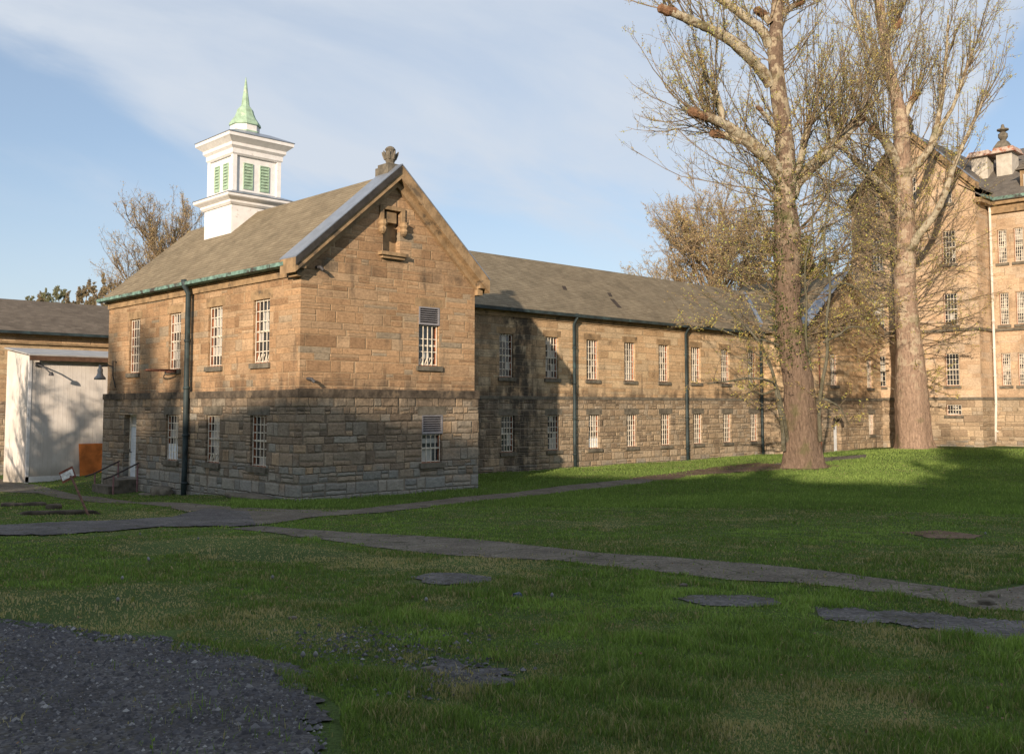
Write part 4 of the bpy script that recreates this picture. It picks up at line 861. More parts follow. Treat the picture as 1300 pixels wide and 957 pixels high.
# twin roof ventilators
for (b0, b1) in ((-2.75, -1.75), (-4.25, -3.3)):
    v_ = MB(); v_.box(49.6, 50.8, b0, b1, 17.6, 19.25); vv = v_.build('ventilator', MATS.get('vent_paint') or simple('vent_paint', (.44, .41, .36), .8, 3., .15), mn)
    v_ = MB(); v_.hexa([(49.3, b0 - .25, 19.25), (51.1, b0 - .25, 19.25), (51.1, b1 + .25, 19.25), (49.3, b1 + .25, 19.25), (49.5, b0 - .1, 19.62), (50.9, b0 - .1, 19.62), (50.9, b1 + .1, 19.62), (49.5, b1 + .1, 19.62)]); v_.build('cap', simple('rusty_white_cap', (.42, .33, .27), .8, 3., .2, stain=((.30, .10, .05), 2.5, .47)), vv)
m_ = MB(); m_.lathe(53.3, -2.5, [(.62, 20.0), (.5, 20.5), (.26, 20.95), (.2, 21.0)], sq=True); m_.lathe(53.3, -2.5, [(.16, 21.0), (.31, 21.25), (.31, 21.45), (.15, 21.6), (.38, 21.72), (.38, 21.8), (.14, 21.87), (.09, 22.1), (.03, 22.15)], 12); m_.build('finial', M_SILL, mn)
dm_ = MB(); dm_.box(47.6, 50, -6.6, -5.35, 15.9, 17.5); dor = dm_.build('dormer', M_TRIM, mn); dm_ = MB(); dm_.box(47.55, 47.6, -6.4, -5.55, 16.2, 17.2); dm_.build('glass', M_GLASS, dor)
dm_ = MB(); dm_.prism([(-6.85, 17.5), (-5.1, 17.5), (-5.97, 18.1)], 47.4, 50.5, lambda u, d, z: (d, u, z)); dm_.build('roof', M_SLATE, dor)

# ================================================================== REAR WARD and WHITE SHED
rr_ = empty('stone_building', (0, 30, 0), 'rear stone ward under a grey shingle roof, seen over the white shed at left', 'building')
FRr = Face((-30, 30), (1, 0), (0, -1)); m_ = MB()
wall(m_, FRr, 0, 75, 3.2, [(0, 7.0), (75, 7.0)], [(28.6, 4.1, 29.4, 5.9)]); wall(m_, Face((-30, 38), (0, -1), (-1, 0)), 0, 8, -2, [(0, 7), (4, 8.95), (8, 7)]); m_.build('upper_wall', stone('rear_ashlar', .9, .34, WTAN, (.30, .23, .15), .008, .006, 8.), rr_)
m_ = MB(); wall(m_, FRr, 0, 75, -2.5, [(0, 3.2), (75, 3.2)], d=.05); m_.build('lower_wall', M_WLO, rr_)
window(rr_, FRr, 28.6, 4.1, 29.4, 5.9)
m_ = MB(); slab(m_, [(-30, 29.6, 6.98), (45, 29.6, 6.98), (45, 33.6, 9.05), (-30, 33.6, 9.05)], .1); slab(m_, [(45, 37.6, 6.98), (-30, 37.6, 6.98), (-30, 33.6, 9.05), (45, 33.6, 9.05)], .1); m_.build('roof', M_ROOFR, rr_)
m_ = MB(); m_.box(-30, 45, 29.42, 29.60, 6.82, 6.97); m_.build('gutter', M_DSP, rr_)
m_ = MB(); m_.box(-30, 45, 29.86, 29.999, 6.3, 6.42); m_.build('cornice', M_TRIM, rr_)
sh_ = empty('shed', (-1.2, 21, -.4), 'tall windowless white clad shed left of the chapel', 'shed')
m_ = MB(); s0, s1, sy0, sy1 = -1.19, 6.2, 21.0, 24.2
m_.hexa([(s0, sy0, -.9), (s1, sy0, -.9), (s1, sy1, -.9), (s0, sy1, -.9), (s0, sy0, 5.22), (s1, sy0, 5.22), (s1, sy1, 5.60), (s0, sy1, 5.60)]); m_.build('cladding', M_SHED, sh_)
m_ = MB(); m_.box(s0 - .02, s0 + .10, sy0 - .03, sy0 + .09, -.9, 5.2); m_.box(s0 - .02, s1, sy0 - .03, sy0 + .05, -.5, -.25); m_.build('corner_trim', M_WHITE, sh_)
m_ = MB(); slab(m_, [(s0 - .12, sy0 - .35, 5.30), (s1 + .2, sy0 - .35, 5.30), (s1 + .2, sy1 + .1, 5.76), (s0 - .12, sy1 + .1, 5.76)], .06); m_.build('roof', simple('grey_sheet_roof', (.32, .32, .32), .6, 2., .15), sh_)
m_ = MB(); m_.box(s0 - .10, s1 + .15, sy0 - .36, sy0 - .28, 5.02, 5.235); m_.build('fascia', simple('brown_fascia', (.10, .055, .035), .8), sh_)
m_ = MB(); m_.hexa([(1.05, 20.60, -.42), (2.45, 20.60, -.42), (2.45, 20.64, -.42), (1.05, 20.64, -.42), (1.05, 20.86, 1.18), (2.45, 20.86, 1.18), (2.45, 20.90, 1.18), (1.05, 20.90, 1.18)])
tag(m_.build('metal_panel', M_ORANGE), 'rust orange metal panel leaning against the white shed', 'panel')
fl = MB(); fl.box(-.95, -.75, 20.90, 20.998, 4.75, 4.95); fo = tag(fl.build('floodlight', M_IRON), 'small dark floodlight on an arm near the top of the white shed', 'floodlight')
fl = MB(); fl.tube([(-.85, 20.92, 4.85), (-.7, 20.5, 4.68), (-.5, 20.3, 4.45)], .035, 8); fl.build('arm', M_IRON, fo)
fl = MB(); fl.lathe(-.48, 20.28, [(.12, 4.32), (.10, 4.42), (.05, 4.5)], 10); fl.build('lamp_head', M_IRON, fo)

# ================================================================== SMALL THINGS NEAR THE CHAPEL
lp = empty('wall_lamp', (0, 14.1, 4.1), 'grey bell shaped lamp on an arm from the far left corner of the chapel', 'lamp')
m_ = MB(); m_.tube([(0, 14.1, 4.75), (-.15, 14.1, 4.80), (-.14, 14.1, 4.2), (-.02, 14.1, 3.7)], .025, 8); m_.tube([(-.12, 14.1, 4.55), (-.35, 14.1, 4.62), (-.62, 14.1, 4.55)], .028, 8); m_.build('arm', M_IRON, lp)
m_ = MB(); m_.lathe(-.66, 14.1, [(.23, 4.02), (.22, 4.10), (.13, 4.20), (.10, 4.30), (.11, 4.42), (.06, 4.52), (.05, 4.62)], 14); m_.build('lamp_shade', simple('zinc_shade', (.22, .23, .24), .5, 6., .2, metal=.3), lp, True)
st_ = empty('steps', (0, 12.3, -.4), 'low concrete steps below the white chapel door', 'steps')
m_ = MB(); m_.box(-.85, -LD - .002, 11.45, 13.05, -1.0, .10); m_.build('landing', M_PLINTH, st_)
m_ = MB(); m_.box(-1.25, -.852, 11.45, 13.05, -1.0, -.12); m_.build('tread', M_PLINTH, st_)
M_RAIL = simple('dark_rail', (.04, .03, .03), .6, 6., .3); M_RPOST = simple('pink_rust_post', (.22, .12, .12), .8, 6., .3)
for b_, lab in ((11.3, 'handrail on the near side of the chapel steps'), (13.15, 'handrail on the far side of the chapel steps by the corner')):
    gz = float(ground_z(-1.2, b_)); m_ = MB(); m_.tube([(-1.5, b_, .18), (-1.15, b_, .28), (-.15, b_, .74)], .03, 8); hr = tag(m_.build('handrail', M_RAIL), lab, 'handrail', 'handrails of the chapel steps')
    for x, zt2 in ((-1.12, .28), (-.2, .70)):
        m_ = MB(); m_.tube([(x, b_, gz - .1), (x, b_, zt2)], .035, 8); m_.build('post', M_RPOST, hr)
m_ = MB(); ring = [(-.55 + .5 * math.cos(k), 8.72 + .55 * math.sin(k), 4.26) for k in np.linspace(0, 2 * math.pi, 17)]
m_.tube(ring, .035, 6); m_.bar((-.02, 8.4, 4.2), (-.1, 8.4, 4.28), .06); m_.box(-.14, -.005, 8.35, 9.1, 4.18, 4.30); tag(m_.build('hoop', M_RUSTB), 'rusty iron hoop on the chapel wall below an upper window', 'iron hoop')
g0 = gp(115, 655); sg = empty('sign', tuple(g0), 'small leaning sign on a rusty post in the left lawn', 'sign')
top_ = at(89, 603, 25.35); m_ = MB(); m_.tube([tuple(g0 - [0, 0, .1]), tuple(g0 * .25 + top_ * .75), tuple(top_)], .03, 8); m_.build('post', simple('dark_rusty_post', (.10, .05, .035), .9, 8., .4), sg)
cpt = at(86, 602.5, 25.30); ax = np.array([rt[0], rt[1], 0]) * math.cos(R(27)) + np.array([0, 0, 1]) * math.sin(R(27)); ay = -np.array([rt[0], rt[1], 0]) * math.sin(R(22)) + np.array([0, 0, 1]) * math.cos(R(22)); nn = -np.array([fw[0], fw[1], 0])
def quadbox(mb, c, ax_, ay_, nn_, hw, hh, d0, d1):
    mb.hexa([c + nn_ * dd + ax_ * sx * hw + ay_ * sy * hh for dd in (d0, d1) for sx, sy in ((-1, -1), (1, -1), (1, 1), (-1, 1))])
m_ = MB(); quadbox(m_, cpt, ax, ay, nn, .19, .15, .0, .02); m_.build('board', simple('dull_red_board', (.20, .07, .045), .8, 8., .3), sg)
m_ = MB(); quadbox(m_, cpt, ax, ay, nn, .165, .09, .021, .026); m_.build('face_plate', simple('faded_sign_white', (.70, .68, .66), .7, 14., .3, stain=((.1, .08, .08), 16., .6)), sg)

def rock(name, c, s3, mat, label, cat, seed, rz=0.):
    r = np.random.default_rng(seed); import bmesh
    bm = bmesh.new(); bmesh.ops.create_icosphere(bm, subdivisions=3, radius=1)
    ph = r.uniform(0, 6.28, (6, 3))
    for v_ in bm.verts:
        p = np.array(v_.co); p = np.sign(p) * np.abs(p) ** .62; k = 1 + .10 * sum(math.sin(4 * p[j % 3] + ph[j, 0]) * math.sin(3 * p[(j + 1) % 3] + ph[j, 1]) for j in range(6)) / 2
        p = p * k * np.array(s3); v_.co = (p[0] * math.cos(rz) - p[1] * math.sin(rz) + c[0], p[0] * math.sin(rz) + p[1] * math.cos(rz) + c[1], p[2] + c[2])
    me = bpy.data.meshes.new(name); bm.to_mesh(me); bm.free(); me.uv_layers.new(name='UVMap')
    return tag(link(name, me, mat, None, True), label, cat)
def gpt(px, py, up_=0.): q = gp(px, py); return (q[0], q[1], q[2] + up_)
rock('stone_slab', (-.42, 2.1, .02), (.28, 1.35, .13), M_SILL, 'flat mossy slab at the wall foot below the nearest left window', 'stone slab', 3)
rock('stone', (-.38, 8.7, -.22), (.25, .62, .22), M_SILL, 'rounded dark stone against the wall foot left of the thick downspout', 'stone', 4)
rock('stone', (-.35, 9.9, -.42), (.25, .55, .10), M_SILL, 'low pale stone at the wall foot below the window with the white panel', 'stone', 5)
for i_, (px, py, s3, lab) in enumerate(((75, 653, (.95, .13, .07), 'long dark timber lying in the left lawn beside the sign'), (20, 643, (.5, .16, .09), 'dark mossy kerb stone at the far left edge of the lawn'), (68, 646, (.20, .14, .10), 'small dark stone in the lawn just above the long timber'), (44, 643, (.35, .14, .10), 'dark broken stone between the kerb stone and the timber'))):
    rock('timber' if i_ == 0 else 'stone', gpt(px, py, .04), s3, M_BAND, lab, 'timber' if i_ == 0 else 'stone', 10 + i_, R(-44) + (.1 if i_ == 0 else 0))
for i_, (px, py, s_, lab) in enumerate(((546, 852, .05, 'pale stone in the foreground bald spot'), (800, 724, .05, 'small grey stone on the near edge of the walk'), (868, 744, .045, 'pale chip of rubble in the grass above the asphalt patch'), (1252, 768, .09, 'broken asphalt lump where the two walks meet at right'), (1262, 758, .07, 'small brown clod on the right end of the walk'), (372, 786, .04, 'pale stone at the edge of the gravel yard'))):
    rock('stone', gpt(px, py, s_ * .3), (s_, s_ * .8, s_ * .5), M_PLINTH, lab, 'stone', 30 + i_)
m_ = MB(); q = np.array(gpt(657, 760, .03)); m_.hexa([q + np.array(v_) for v_ in ((-.05, -.03, -.03), (.05, -.04, -.03), (.06, .04, -.03), (-.04, .03, -.03), (-.03, -.02, .03), (.04, -.03, .02), (.05, .02, .04), (-.04, .03, .03))])
tag(m_.build('litter', simple('dark_blue_litter', (.02, .035, .08), .5)), 'crumpled dark blue scrap lying in the foreground grass', 'litter')
DL = ['dandelion seed head alone on the right lawn beside the bare soil patch', 'left one of two dandelion heads close together above the gravel yard', 'right one of two dandelion heads close together above the gravel yard', 'dandelion seed head in the left grass midway between walk and gravel', 'dandelion seed head just above the gravel yard edge at left', 'dandelion seed head in open grass left of centre', 'left one of two dandelion heads by the gravel corner', 'right one of two dandelion heads by the gravel corner', 'dandelion seed head in the middle of the foreground grass', 'dandelion seed head just below the asphalt junction', 'dandelion seed head below the wide crumbling apron', 'dandelion seed head right of the dark blue scrap']
for i_, (px, py) in enumerate(((1251, 683), (187, 717), (188, 718.5), (154, 743), (148, 772), (345, 742), (383, 846), (399, 846), (540, 772), (251, 690), (177, 684), (700, 766))):
    q = gp(px, py); hh = .09
    m_ = MB(); m_.tube([(q[0], q[1], q[2]), (q[0] + .01, q[1], q[2] + hh)], .004, 5)
    M_DS = MATS.get('dandelion_stem') or simple('dandelion_stem', (.12, .14, .05)); M_DH = MATS.get('dandelion_fluff') or simple('dandelion_fluff', (.20, .20, .20), .9)
    d_ = tag(m_.build('dandelion', M_DS), DL[i_], 'dandelion', 'dandelion seed heads in the lawn')
    m_ = MB(); m_.lathe(q[0] + .01, q[1], [(.006, q[2] + hh - .022), (.014, q[2] + hh - .014), (.02, q[2] + hh), (.014, q[2] + hh + .014), (.006, q[2] + hh + .024)], 10); m_.build('seed_head', M_DH, d_, True)

# ================================================================== TREES
class TB:
    """tubes collected and built in numpy batches"""
    def __init__(s): s.d = {}; s.buds = []; s.bs = []
    def add(s, pts, rad, sides=3):
        s.d.setdefault((len(pts), sides), []).append((np.asarray(pts, float), np.asarray(rad, float)))
    def build(s, name, mat, parent):
        Vs, Fs, o = [], [], 0
        for (n, k), L_ in s.d.items():
            P = np.stack([x[0] for x in L_]); r = np.stack([x[1] for x in L_]); m = len(P)
            T = np.gradient(P, axis=1); T /= np.linalg.norm(T, axis=2, keepdims=True) + 1e-9
            ref = np.where(np.abs(T[:, :1, 2:3]) > .8, np.array([[[1., 0, 0]]]), np.array([[[0, 0, 1.]]]))
            U = np.cross(T, np.broadcast_to(ref, T.shape)); U /= np.linalg.norm(U, axis=2, keepdims=True) + 1e-9; W = np.cross(T, U)
            an = np.arange(k) * 2 * np.pi / k
            ring = P[:, :, None, :] + r[:, :, None, None] * (U[:, :, None, :] * np.cos(an)[None, None, :, None] + W[:, :, None, :] * np.sin(an)[None, None, :, None])
            Vs.append(ring.reshape(-1, 3)); idx = np.arange(m * n * k).reshape(m, n, k)
            a_ = idx[:, :-1, :]; b_ = np.roll(a_, -1, 2); c_ = idx[:, 1:, :]; d_ = np.roll(c_, -1, 2)
            Fs.append(np.stack([a_, b_, d_, c_], -1).reshape(-1, 4) + o); o += m * n * k
        if not Vs: return
        return npmesh(name, np.concatenate(Vs), np.concatenate(Fs), mat, parent, smooth=True)
    def bud(s, P, size):
        P = np.atleast_2d(P); s.buds.append(P); s.bs.append(np.full(len(P), size))
    def build_buds(s, name, mat, parent, jitter=.05):
        if not s.buds: return
        P = np.concatenate(s.buds); z = np.concatenate(s.bs); n = len(P)
        P = P + rng.normal(0, jitter, P.shape); z = z * rng.uniform(.5, 1.4, n)
        a_ = rng.normal(size=(n, 3)); a_ /= np.linalg.norm(a_, axis=1, keepdims=True); b_ = np.cross(a_, rng.normal(size=(n, 3))); b_ /= np.linalg.norm(b_, axis=1, keepdims=True) + 1e-9
        a_ *= z[:, None]; b_ *= z[:, None] * .6
        V = np.stack([P - a_, P - b_ * .8, P + a_, P + b_], 1).reshape(-1, 3); F = np.arange(4 * n).reshape(n, 4)
        return npmesh(name, V, F, mat, parent, attrs={'tone': np.repeat(rng.uniform(0, 1, n), 4)})

def barkmat(name, base, pale, patch_=.5, scale=1.5, z_pale=None):
    m_, t_, b = newmat(name); pos = t_.n('ShaderNodeNewGeometry').outputs['Position']; p3 = t_.sep(pos)
    v_ = t_.comb(t_.m('MULTIPLY', p3[0], 3.), t_.m('MULTIPLY', p3[1], 3.), t_.m('MULTIPLY', p3[2], .8))
    furrow = t_.noise(v_, 3.6, 7., .7, .5); bl = t_.noise(pos, scale * 1.6, 5., .6, .4)
    f = t_.ss(bl, patch_ - .04, patch_ + .04)
    if z_pale: f = t_.m('MULTIPLY', f, t_.ss(t_.m('ADD', p3[2], t_.m('MULTIPLY', bl, 3.)), z_pale, z_pale + 4.))
    c = t_.mix(f, t_.ramp(furrow, [(.3, [x * .5 for x in base]), (.5, base), (.7, [x * 1.45 for x in base])]), t_.ramp(t_.noise(pos, 6., 4.), [(.3, [x * .75 for x in pale]), (.7, pale)]))
    c = t_.mix(t_.m('MULTIPLY', t_.ss(t_.noise(pos, .9, 4.), .56, .7), .5), c, (.09, .10, .035, 1))
    t_.put(b.inputs['Base Color'], c); b.inputs['Roughness'].default_value = .95; b.inputs['Specular IOR Level'].default_value = .12
    bp = t_.n('ShaderNodeBump'); bp.inputs['Distance'].default_value = .13; t_.put(bp.inputs['Height'], t_.m('ADD', furrow, t_.m('MULTIPLY', bl, .3))); t_.put(b.inputs['Normal'], bp.outputs[0])
    return m_
def budmat(name, stops):
    m_, t_, b = newmat(name); a_ = t_.n('ShaderNodeAttribute', attribute_name='tone').outputs['Fac']; c = t_.ramp(a_, stops)
    t_.put(b.inputs['Base Color'], c); b.inputs['Roughness'].default_value = .7; b.inputs['Specular IOR Level'].default_value = .15
    tr_ = t_.n('ShaderNodeBsdfTranslucent'); t_.put(tr_.inputs[0], c); mx = t_.n('ShaderNodeMixShader'); mx.inputs[0].default_value = .3
    out = [n_ for n_ in t_.t.nodes if n_.type == 'OUTPUT_MATERIAL'][0]
    t_.t.links.new(b.outputs[0], mx.inputs[1]); t_.t.links.new(tr_.outputs[0], mx.inputs[2]); t_.t.links.new(mx.outputs[0], out.inputs[0]); return m_
M_BARK = barkmat('sycamore_bark', (.175, .125, .092), (.42, .35, .25), .52, 1.3, 10.)
M_LIMB = barkmat('sycamore_limb_bark', (.22, .165, .11), (.50, .44, .33), .46, 2.0)
M_TWIG = barkmat('twig_bark', (.235, .175, .12), (.34, .275, .195), .5, 1.)
M_CUT = simple('orange_cut_wood', (.20, .11, .062), .95, 3., .4, stain=((.07, .045, .03), 3., .5), bump=.05)
M_BUD = budmat('spring_buds', [(0, (.36, .25, .11)), (.35, (.50, .38, .12)), (.7, (.50, .46, .13)), (1, (.38, .46, .12))])
M_BUDT = budmat('tan_spring_buds', [(0, (.40, .27, .16)), (.5, (.52, .37, .19)), (1, (.48, .42, .17))])
M_IVY = budmat('ivy_leaves', [(0, (.04, .06, .015)), (.6, (.09, .12, .03)), (1, (.15, .17, .05))])
M_LEAF = budmat('leaves', [(0, (.04, .06, .02)), (1, (.09, .12, .03))])
UP = np.array([0, 0, 1.])
def unit(v_): return v_ / (np.linalg.norm(v_) + 1e-9)
def whip(tb, p, d, L_, r0, up_=.12, wig=.10, n=8, sub=6, lvl=0, bud=.040, bn=11, sides=3, subL=.32, droop=0.):
    """one long shoot curving upward with side shoots and buds"""
    d = unit(d); P = [np.array(p, float)]; st = L_ / (n - 1); D = []
    for k in range(n - 1):
        d = unit(d + UP * (up_ - droop * (1 - k / n)) + rng.normal(0, wig, 3)); D.append(d); P.append(P[-1] + d * st)
    P = np.array(P); f = np.linspace(0, 1, n); tb.add(P, r0 * (1 - .82 * f) + .0025, sides)
    if lvl == 0:
        for k in range(sub):
            q = rng.uniform(.15, .97); j = min(int(q * (n - 1)), n - 2); b_ = P[j] + (P[j + 1] - P[j]) * (q * (n - 1) - j)
            sd_ = unit(D[j] * .9 + rng.normal(0, .55, 3)); whip(tb, b_, sd_, L_ * rng.uniform(.4, 1.) * subL * (1.15 - .5 * q), r0 * .45 * (1 - .5 * q), up_ * .9, wig * 1.3, 5, 3, 1, bud, max(2, bn // 2), 3)
    elif lvl == 1:
        for k in range(sub):
            q = rng.uniform(.2, .95); j = min(int(q * (n - 1)), n - 2); b_ = P[j] + (P[j + 1] - P[j]) * (q * (n - 1) - j)
            whip(tb, b_, unit(D[j] + rng.normal(0, .6, 3)), L_ * rng.uniform(.25, .5), r0 * .45, up_, wig, 4, 0, 2, bud, max(2, bn // 2), 3)
    if bud:
        q = rng.uniform(.15, 1, bn) * (n - 1); j = np.minimum(q.astype(int), n - 2); tb.bud(P[j] + (P[j + 1] - P[j]) * (q - j)[:, None], bud)
def spline(pts, m):
    """Catmull-Rom through rows (x,y,z,r)"""
    Q = np.array(pts, float); Q = np.r_[[2 * Q[0] - Q[1]], Q, [2 * Q[-1] - Q[-2]]]; out = []
    for i_ in range(1, len(Q) - 2):
        for f in np.linspace(0, 1, m, endpoint=False):
            a_, b_, c_, d_ = Q[i_ - 1:i_ + 3]; out.append(.5 * ((2 * b_) + (-a_ + c_) * f + (2 * a_ - 5 * b_ + 4 * c_ - d_) * f * f + (-a_ + 3 * b_ - 3 * c_ + d_) * f ** 3))
    out.append(Q[-2]); return np.array(out)
def limb(pix, dist, sides=12, m=6, rough=.05):
    """pix rows: (px, py, width px, extra depth)"""
    rows = []
    for px, py, wd, dz in pix:
        D_ = dist + dz; p = at(px, py, D_); rows.append((*p, wd / 2 * D_ / FPX))
    S_ = spline(rows, m); S_[:, 3] *= 1 + rng.normal(0, rough, len(S_)); return S_
def big_trunk(name, S_, mat, parent, sides=28, flare=None):
    """tree trunk with buttresses: radius varies with angle"""
    P, r = S_[:, :3], S_[:, 3]; n = len(P); T = np.gradient(P, axis=0); T /= np.linalg.norm(T, axis=1, keepdims=True)
    ref = np.array([1., 0, 0]); U = np.cross(T, np.broadcast_to(ref, T.shape)); U /= np.linalg.norm(U, axis=1, keepdims=True); W = np.cross(T, U)
    an = np.arange(sides) * 2 * np.pi / sides; h = (P[:, 2] - P[0, 2])[:, None]
    ph = rng.uniform(0, 6.28, 4)
    k = 1 + (.05 + .16 * np.exp(-h / .9)) * (np.sin(5 * an + ph[0])[None] * .5 + np.sin(3 * an + ph[1] + h * .2) * .5) + .03 * np.sin(9 * an + ph[2] + h * .5)
    ring = P[:, None, :] + (r[:, None] * k)[:, :, None] * (U[:, None, :] * np.cos(an)[None, :, None] + W[:, None, :] * np.sin(an)[None, :, None])
    V = ring.reshape(-1, 3); idx = np.arange(n * sides).reshape(n, sides); a_ = idx[:-1]; b_ = np.roll(a_, -1, 1); c_ = idx[1:]; d_ = np.roll(c_, -1, 1)
    return npmesh(name, V, np.stack([a_, b_, d_, c_], -1).reshape(-1, 4), mat, parent, smooth=True)
def stub(mbx, S_, r):
    """knobbly cut end"""
    p = S_[-1, :3]; d = unit(S_[-1, :3] - S_[-2, :3]); r0 = S_[-1, 3]; m_ = MB()
    pts, rr = [], []
    for k, (x, f) in enumerate(((-3.4, 1.02), (-2.4, 1.06), (-1.4, 1.14), (-.5, 1.08), (.35, 1.1), (.75, .8), (.9, .25))):
        pts.append(tuple(p + d * r0 * x + rng.normal(0, r0 * .09, 3))); rr.append(r0 * f * rng.uniform(.9, 1.12))
    m_.tube(pts, rr, 9); m_.build('cut_limb_end', M_CUT, mbx)
def scatter(S_, n, f0=0., f1=1.):
    q = rng.uniform(f0, f1, n) * (len(S_) - 1); j = np.minimum(q.astype(int), len(S_) - 2); return S_[j] + (S_[j + 1] - S_[j]) * (q - j)[:, None]
LEFT = -np.array([rt[0], rt[1], 0.]); RIGHT = -LEFT; FWD = np.array([fw[0], fw[1], 0.])
def rd(side, up_, depth=1.): return unit(RIGHT * side + UP * up_ + FWD * rng.uniform(-depth, depth))

def tree_one():
    D = 46.2; z0 = float(ground_z(25.84, -2.42))
    root = empty('sycamore_tree', (25.84, -2.42, z0), 'nearer big sycamore with sawn off pale limbs, left of the pair', 'tree', 'big sycamores on the lawn')
    main = limb([(1019, 600, 60, 0), (1019, 590, 52, 0), (1018, 565, 46, 0), (1016, 530, 42, 0), (1014, 490, 38, 0), (1007, 450, 34, 0), (1003, 420, 32, 0), (1000, 380, 31, 0), (1001, 330, 34, 0), (999, 290, 32, 0), (996, 250, 27, 0), (998, 220, 25, 0), (994, 160, 22, 0), (987, 110, 20, 0), (984, 60, 18, 0), (986, 20, 16, .3), (988, -20, 14, .5), (990, -70, 11, .5), (993, -120, 8, .8), (996, -165, 4, 1)], D, m=5, rough=.03)
    big_trunk('trunk', main, M_BARK, root)
    limbs = []; L = lambda rows, dist=D: limbs.append(limb(rows, dist, m=5)) or limbs[-1]
    l1 = L([(978, 108, 14, 0), (968, 92, 15, -.3), (950, 72, 14.5, -.8), (928, 52, 14, -1.3), (905, 39, 13, -1.8), (885, 30, 12, -2.2), (858, 18, 11, -2.6), (840, 11, 11, -2.8)])
    l2 = L([(977, 60, 13, 0), (968, 40, 13, -.2), (948, 24, 12, -.4), (928, 8, 11, -.6), (905, -8, 10, -.9), (880, -30, 8, -1.2), (860, -60, 5, -1.5)])
    l3 = L([(990, 225, 18, 0), (978, 205, 18, -.4), (962, 190, 17, -.8), (940, 172, 15, -1.2), (916, 156, 13, -1.7), (895, 148, 12, -2.1), (879, 142, 12, -2.3)])
    l3b = L([(917, 152, 9, -1.7), (914, 135, 8, -1.7), (909, 118, 7, -1.8), (903, 104, 6, -1.8)])
    l3c = L([(940, 180, 10, -1.2), (920, 172, 9, -1.3), (904, 170, 9, -1.4)])
    l4 = L([(1004, 250, 17, .2), (1014, 228, 16, .6), (1036, 207, 16, 1.2), (1060, 186, 15, 2.), (1078, 165, 13, 2.6), (1092, 152, 13, 3.)])
    l5 = L([(1004, 225, 11, 0), (1016, 205, 10, .3), (1022, 175, 9, .4), (1030, 150, 8, .5)])
    l6 = L([(990, 20, 9, .3), (1003, 10, 8, .4), (1018, 2, 8, .5)])
    l7 = L([(978, 30, 9, 0), (970, 20, 9, 0), (962, 14, 9, -.2)])
    l8 = L([(985, 165, 6, 0), (975, 150, 5, -.4), (962, 137, 5, -.7)])
    tb = TB()
    for S_ in limbs: tb.add(S_[:, :3], S_[:, 3], 10)
    tb.build('limb', M_LIMB, root)
    for S_, r in ((l1, .24), (l3, .25), (l3c, .19), (l4, .28), (l5, .17), (l6, .18), (l7, .2), (l8, .1)): stub(root, S_, r)
    tw = TB()
    # shoots from the sawn ends and along limbs
    for S_, n_, side, L_ in ((l3, 20, -1, 5.6), (l3c, 10, -1, 5.2), (l1, 16, -.8, 4.5), (l3b, 12, -.5, 5.), (l4, 34, .35, 7.5), (l5, 22, .4, 7.), (l6, 10, .6, 4.), (l2, 16, -.6, 4.)):
        for q in scatter(S_, n_, .45, 1.):
            whip(tw, q[:3], rd(side * rng.uniform(.0, 1.5), rng.uniform(.25, 1.3), .9), L_ * rng.uniform(.5, 1.15), .038, .13, .09, 8, 7, bn=13)
    for S_, n_ in ((l1, 16), (l2, 12), (l3, 12), (l4, 16)):
        for q in scatter(S_, n_, .1, 1.): whip(tw, q[:3], rd(rng.uniform(-.7, .5), rng.uniform(.3, 1.5)), rng.uniform(1.5, 4.), .022, .1, .1, 6, 5, bn=10)
    # upper trunk shoots
    for q in scatter(main, 125, .34, .98):
        sgn = rng.choice([-1, 1]); whip(tw, q[:3] + RIGHT * sgn * q[3] * .7, rd(sgn * rng.uniform(.3, 1.2), rng.uniform(.1, 1.3)), rng.uniform(2., 6.0), .028, .15, .10, 8, 7, bn=13)
    # hanging side branches to the left, middle height
    for (px, py, L_, s_, u_, dr) in ((982, 235, 6.5, -1, .25, .14), (985, 260, 6.5, -1, .1, .12), (984, 290, 6., -1, .2, .16), (985, 320, 5.5, -1, .0, .1), (988, 345, 5.2, -1, .1, .12), (985, 215, 7, -1, .5, .1), (988, 375, 5., -1, .25, .12), (985, 405, 4.6, -1, .25, .1), (988, 430, 4., -1, .05, .08), (930, 165, 5, -1, -.2, .06), (900, 150, 4.8, -1, -.25, .05), (985, 250, 5, -.8, .9, .05), (1012, 300, 5, 1, .4, .08), (1014, 340, 5, 1, .3, .1), (1015, 380, 5.5, 1, .25, .1), (1018, 420, 5.5, 1, .4, .08), (1015, 260, 5, 1, .6, .05), (1020, 460, 4.5, 1, .3, .1), (1030, 400, 5, 1, -.1, .05), (1030, 215, 4.5, .6, -.3, .08), (1055, 190, 5, .5, -.4, .08), (1075, 168, 5, .6, -.4, .08), (1016, 285, 5.5, 1, .7, .02), (1018, 360, 5.5, 1, .6, .02), (1020, 440, 5, 1, .5, .02), (1046, 340, 4.5, 1, .3, .02), (1050, 420, 4, 1, .3, .05)):
        for _ in range(3): whip(tw, at(px, py + rng.uniform(-9, 9), D), rd(s_, u_ + rng.uniform(-.2, .3), .8), L_ * rng.uniform(.7, 1.15), .04, .10, .10, 9, 9, bn=10, droop=dr, subL=.42)
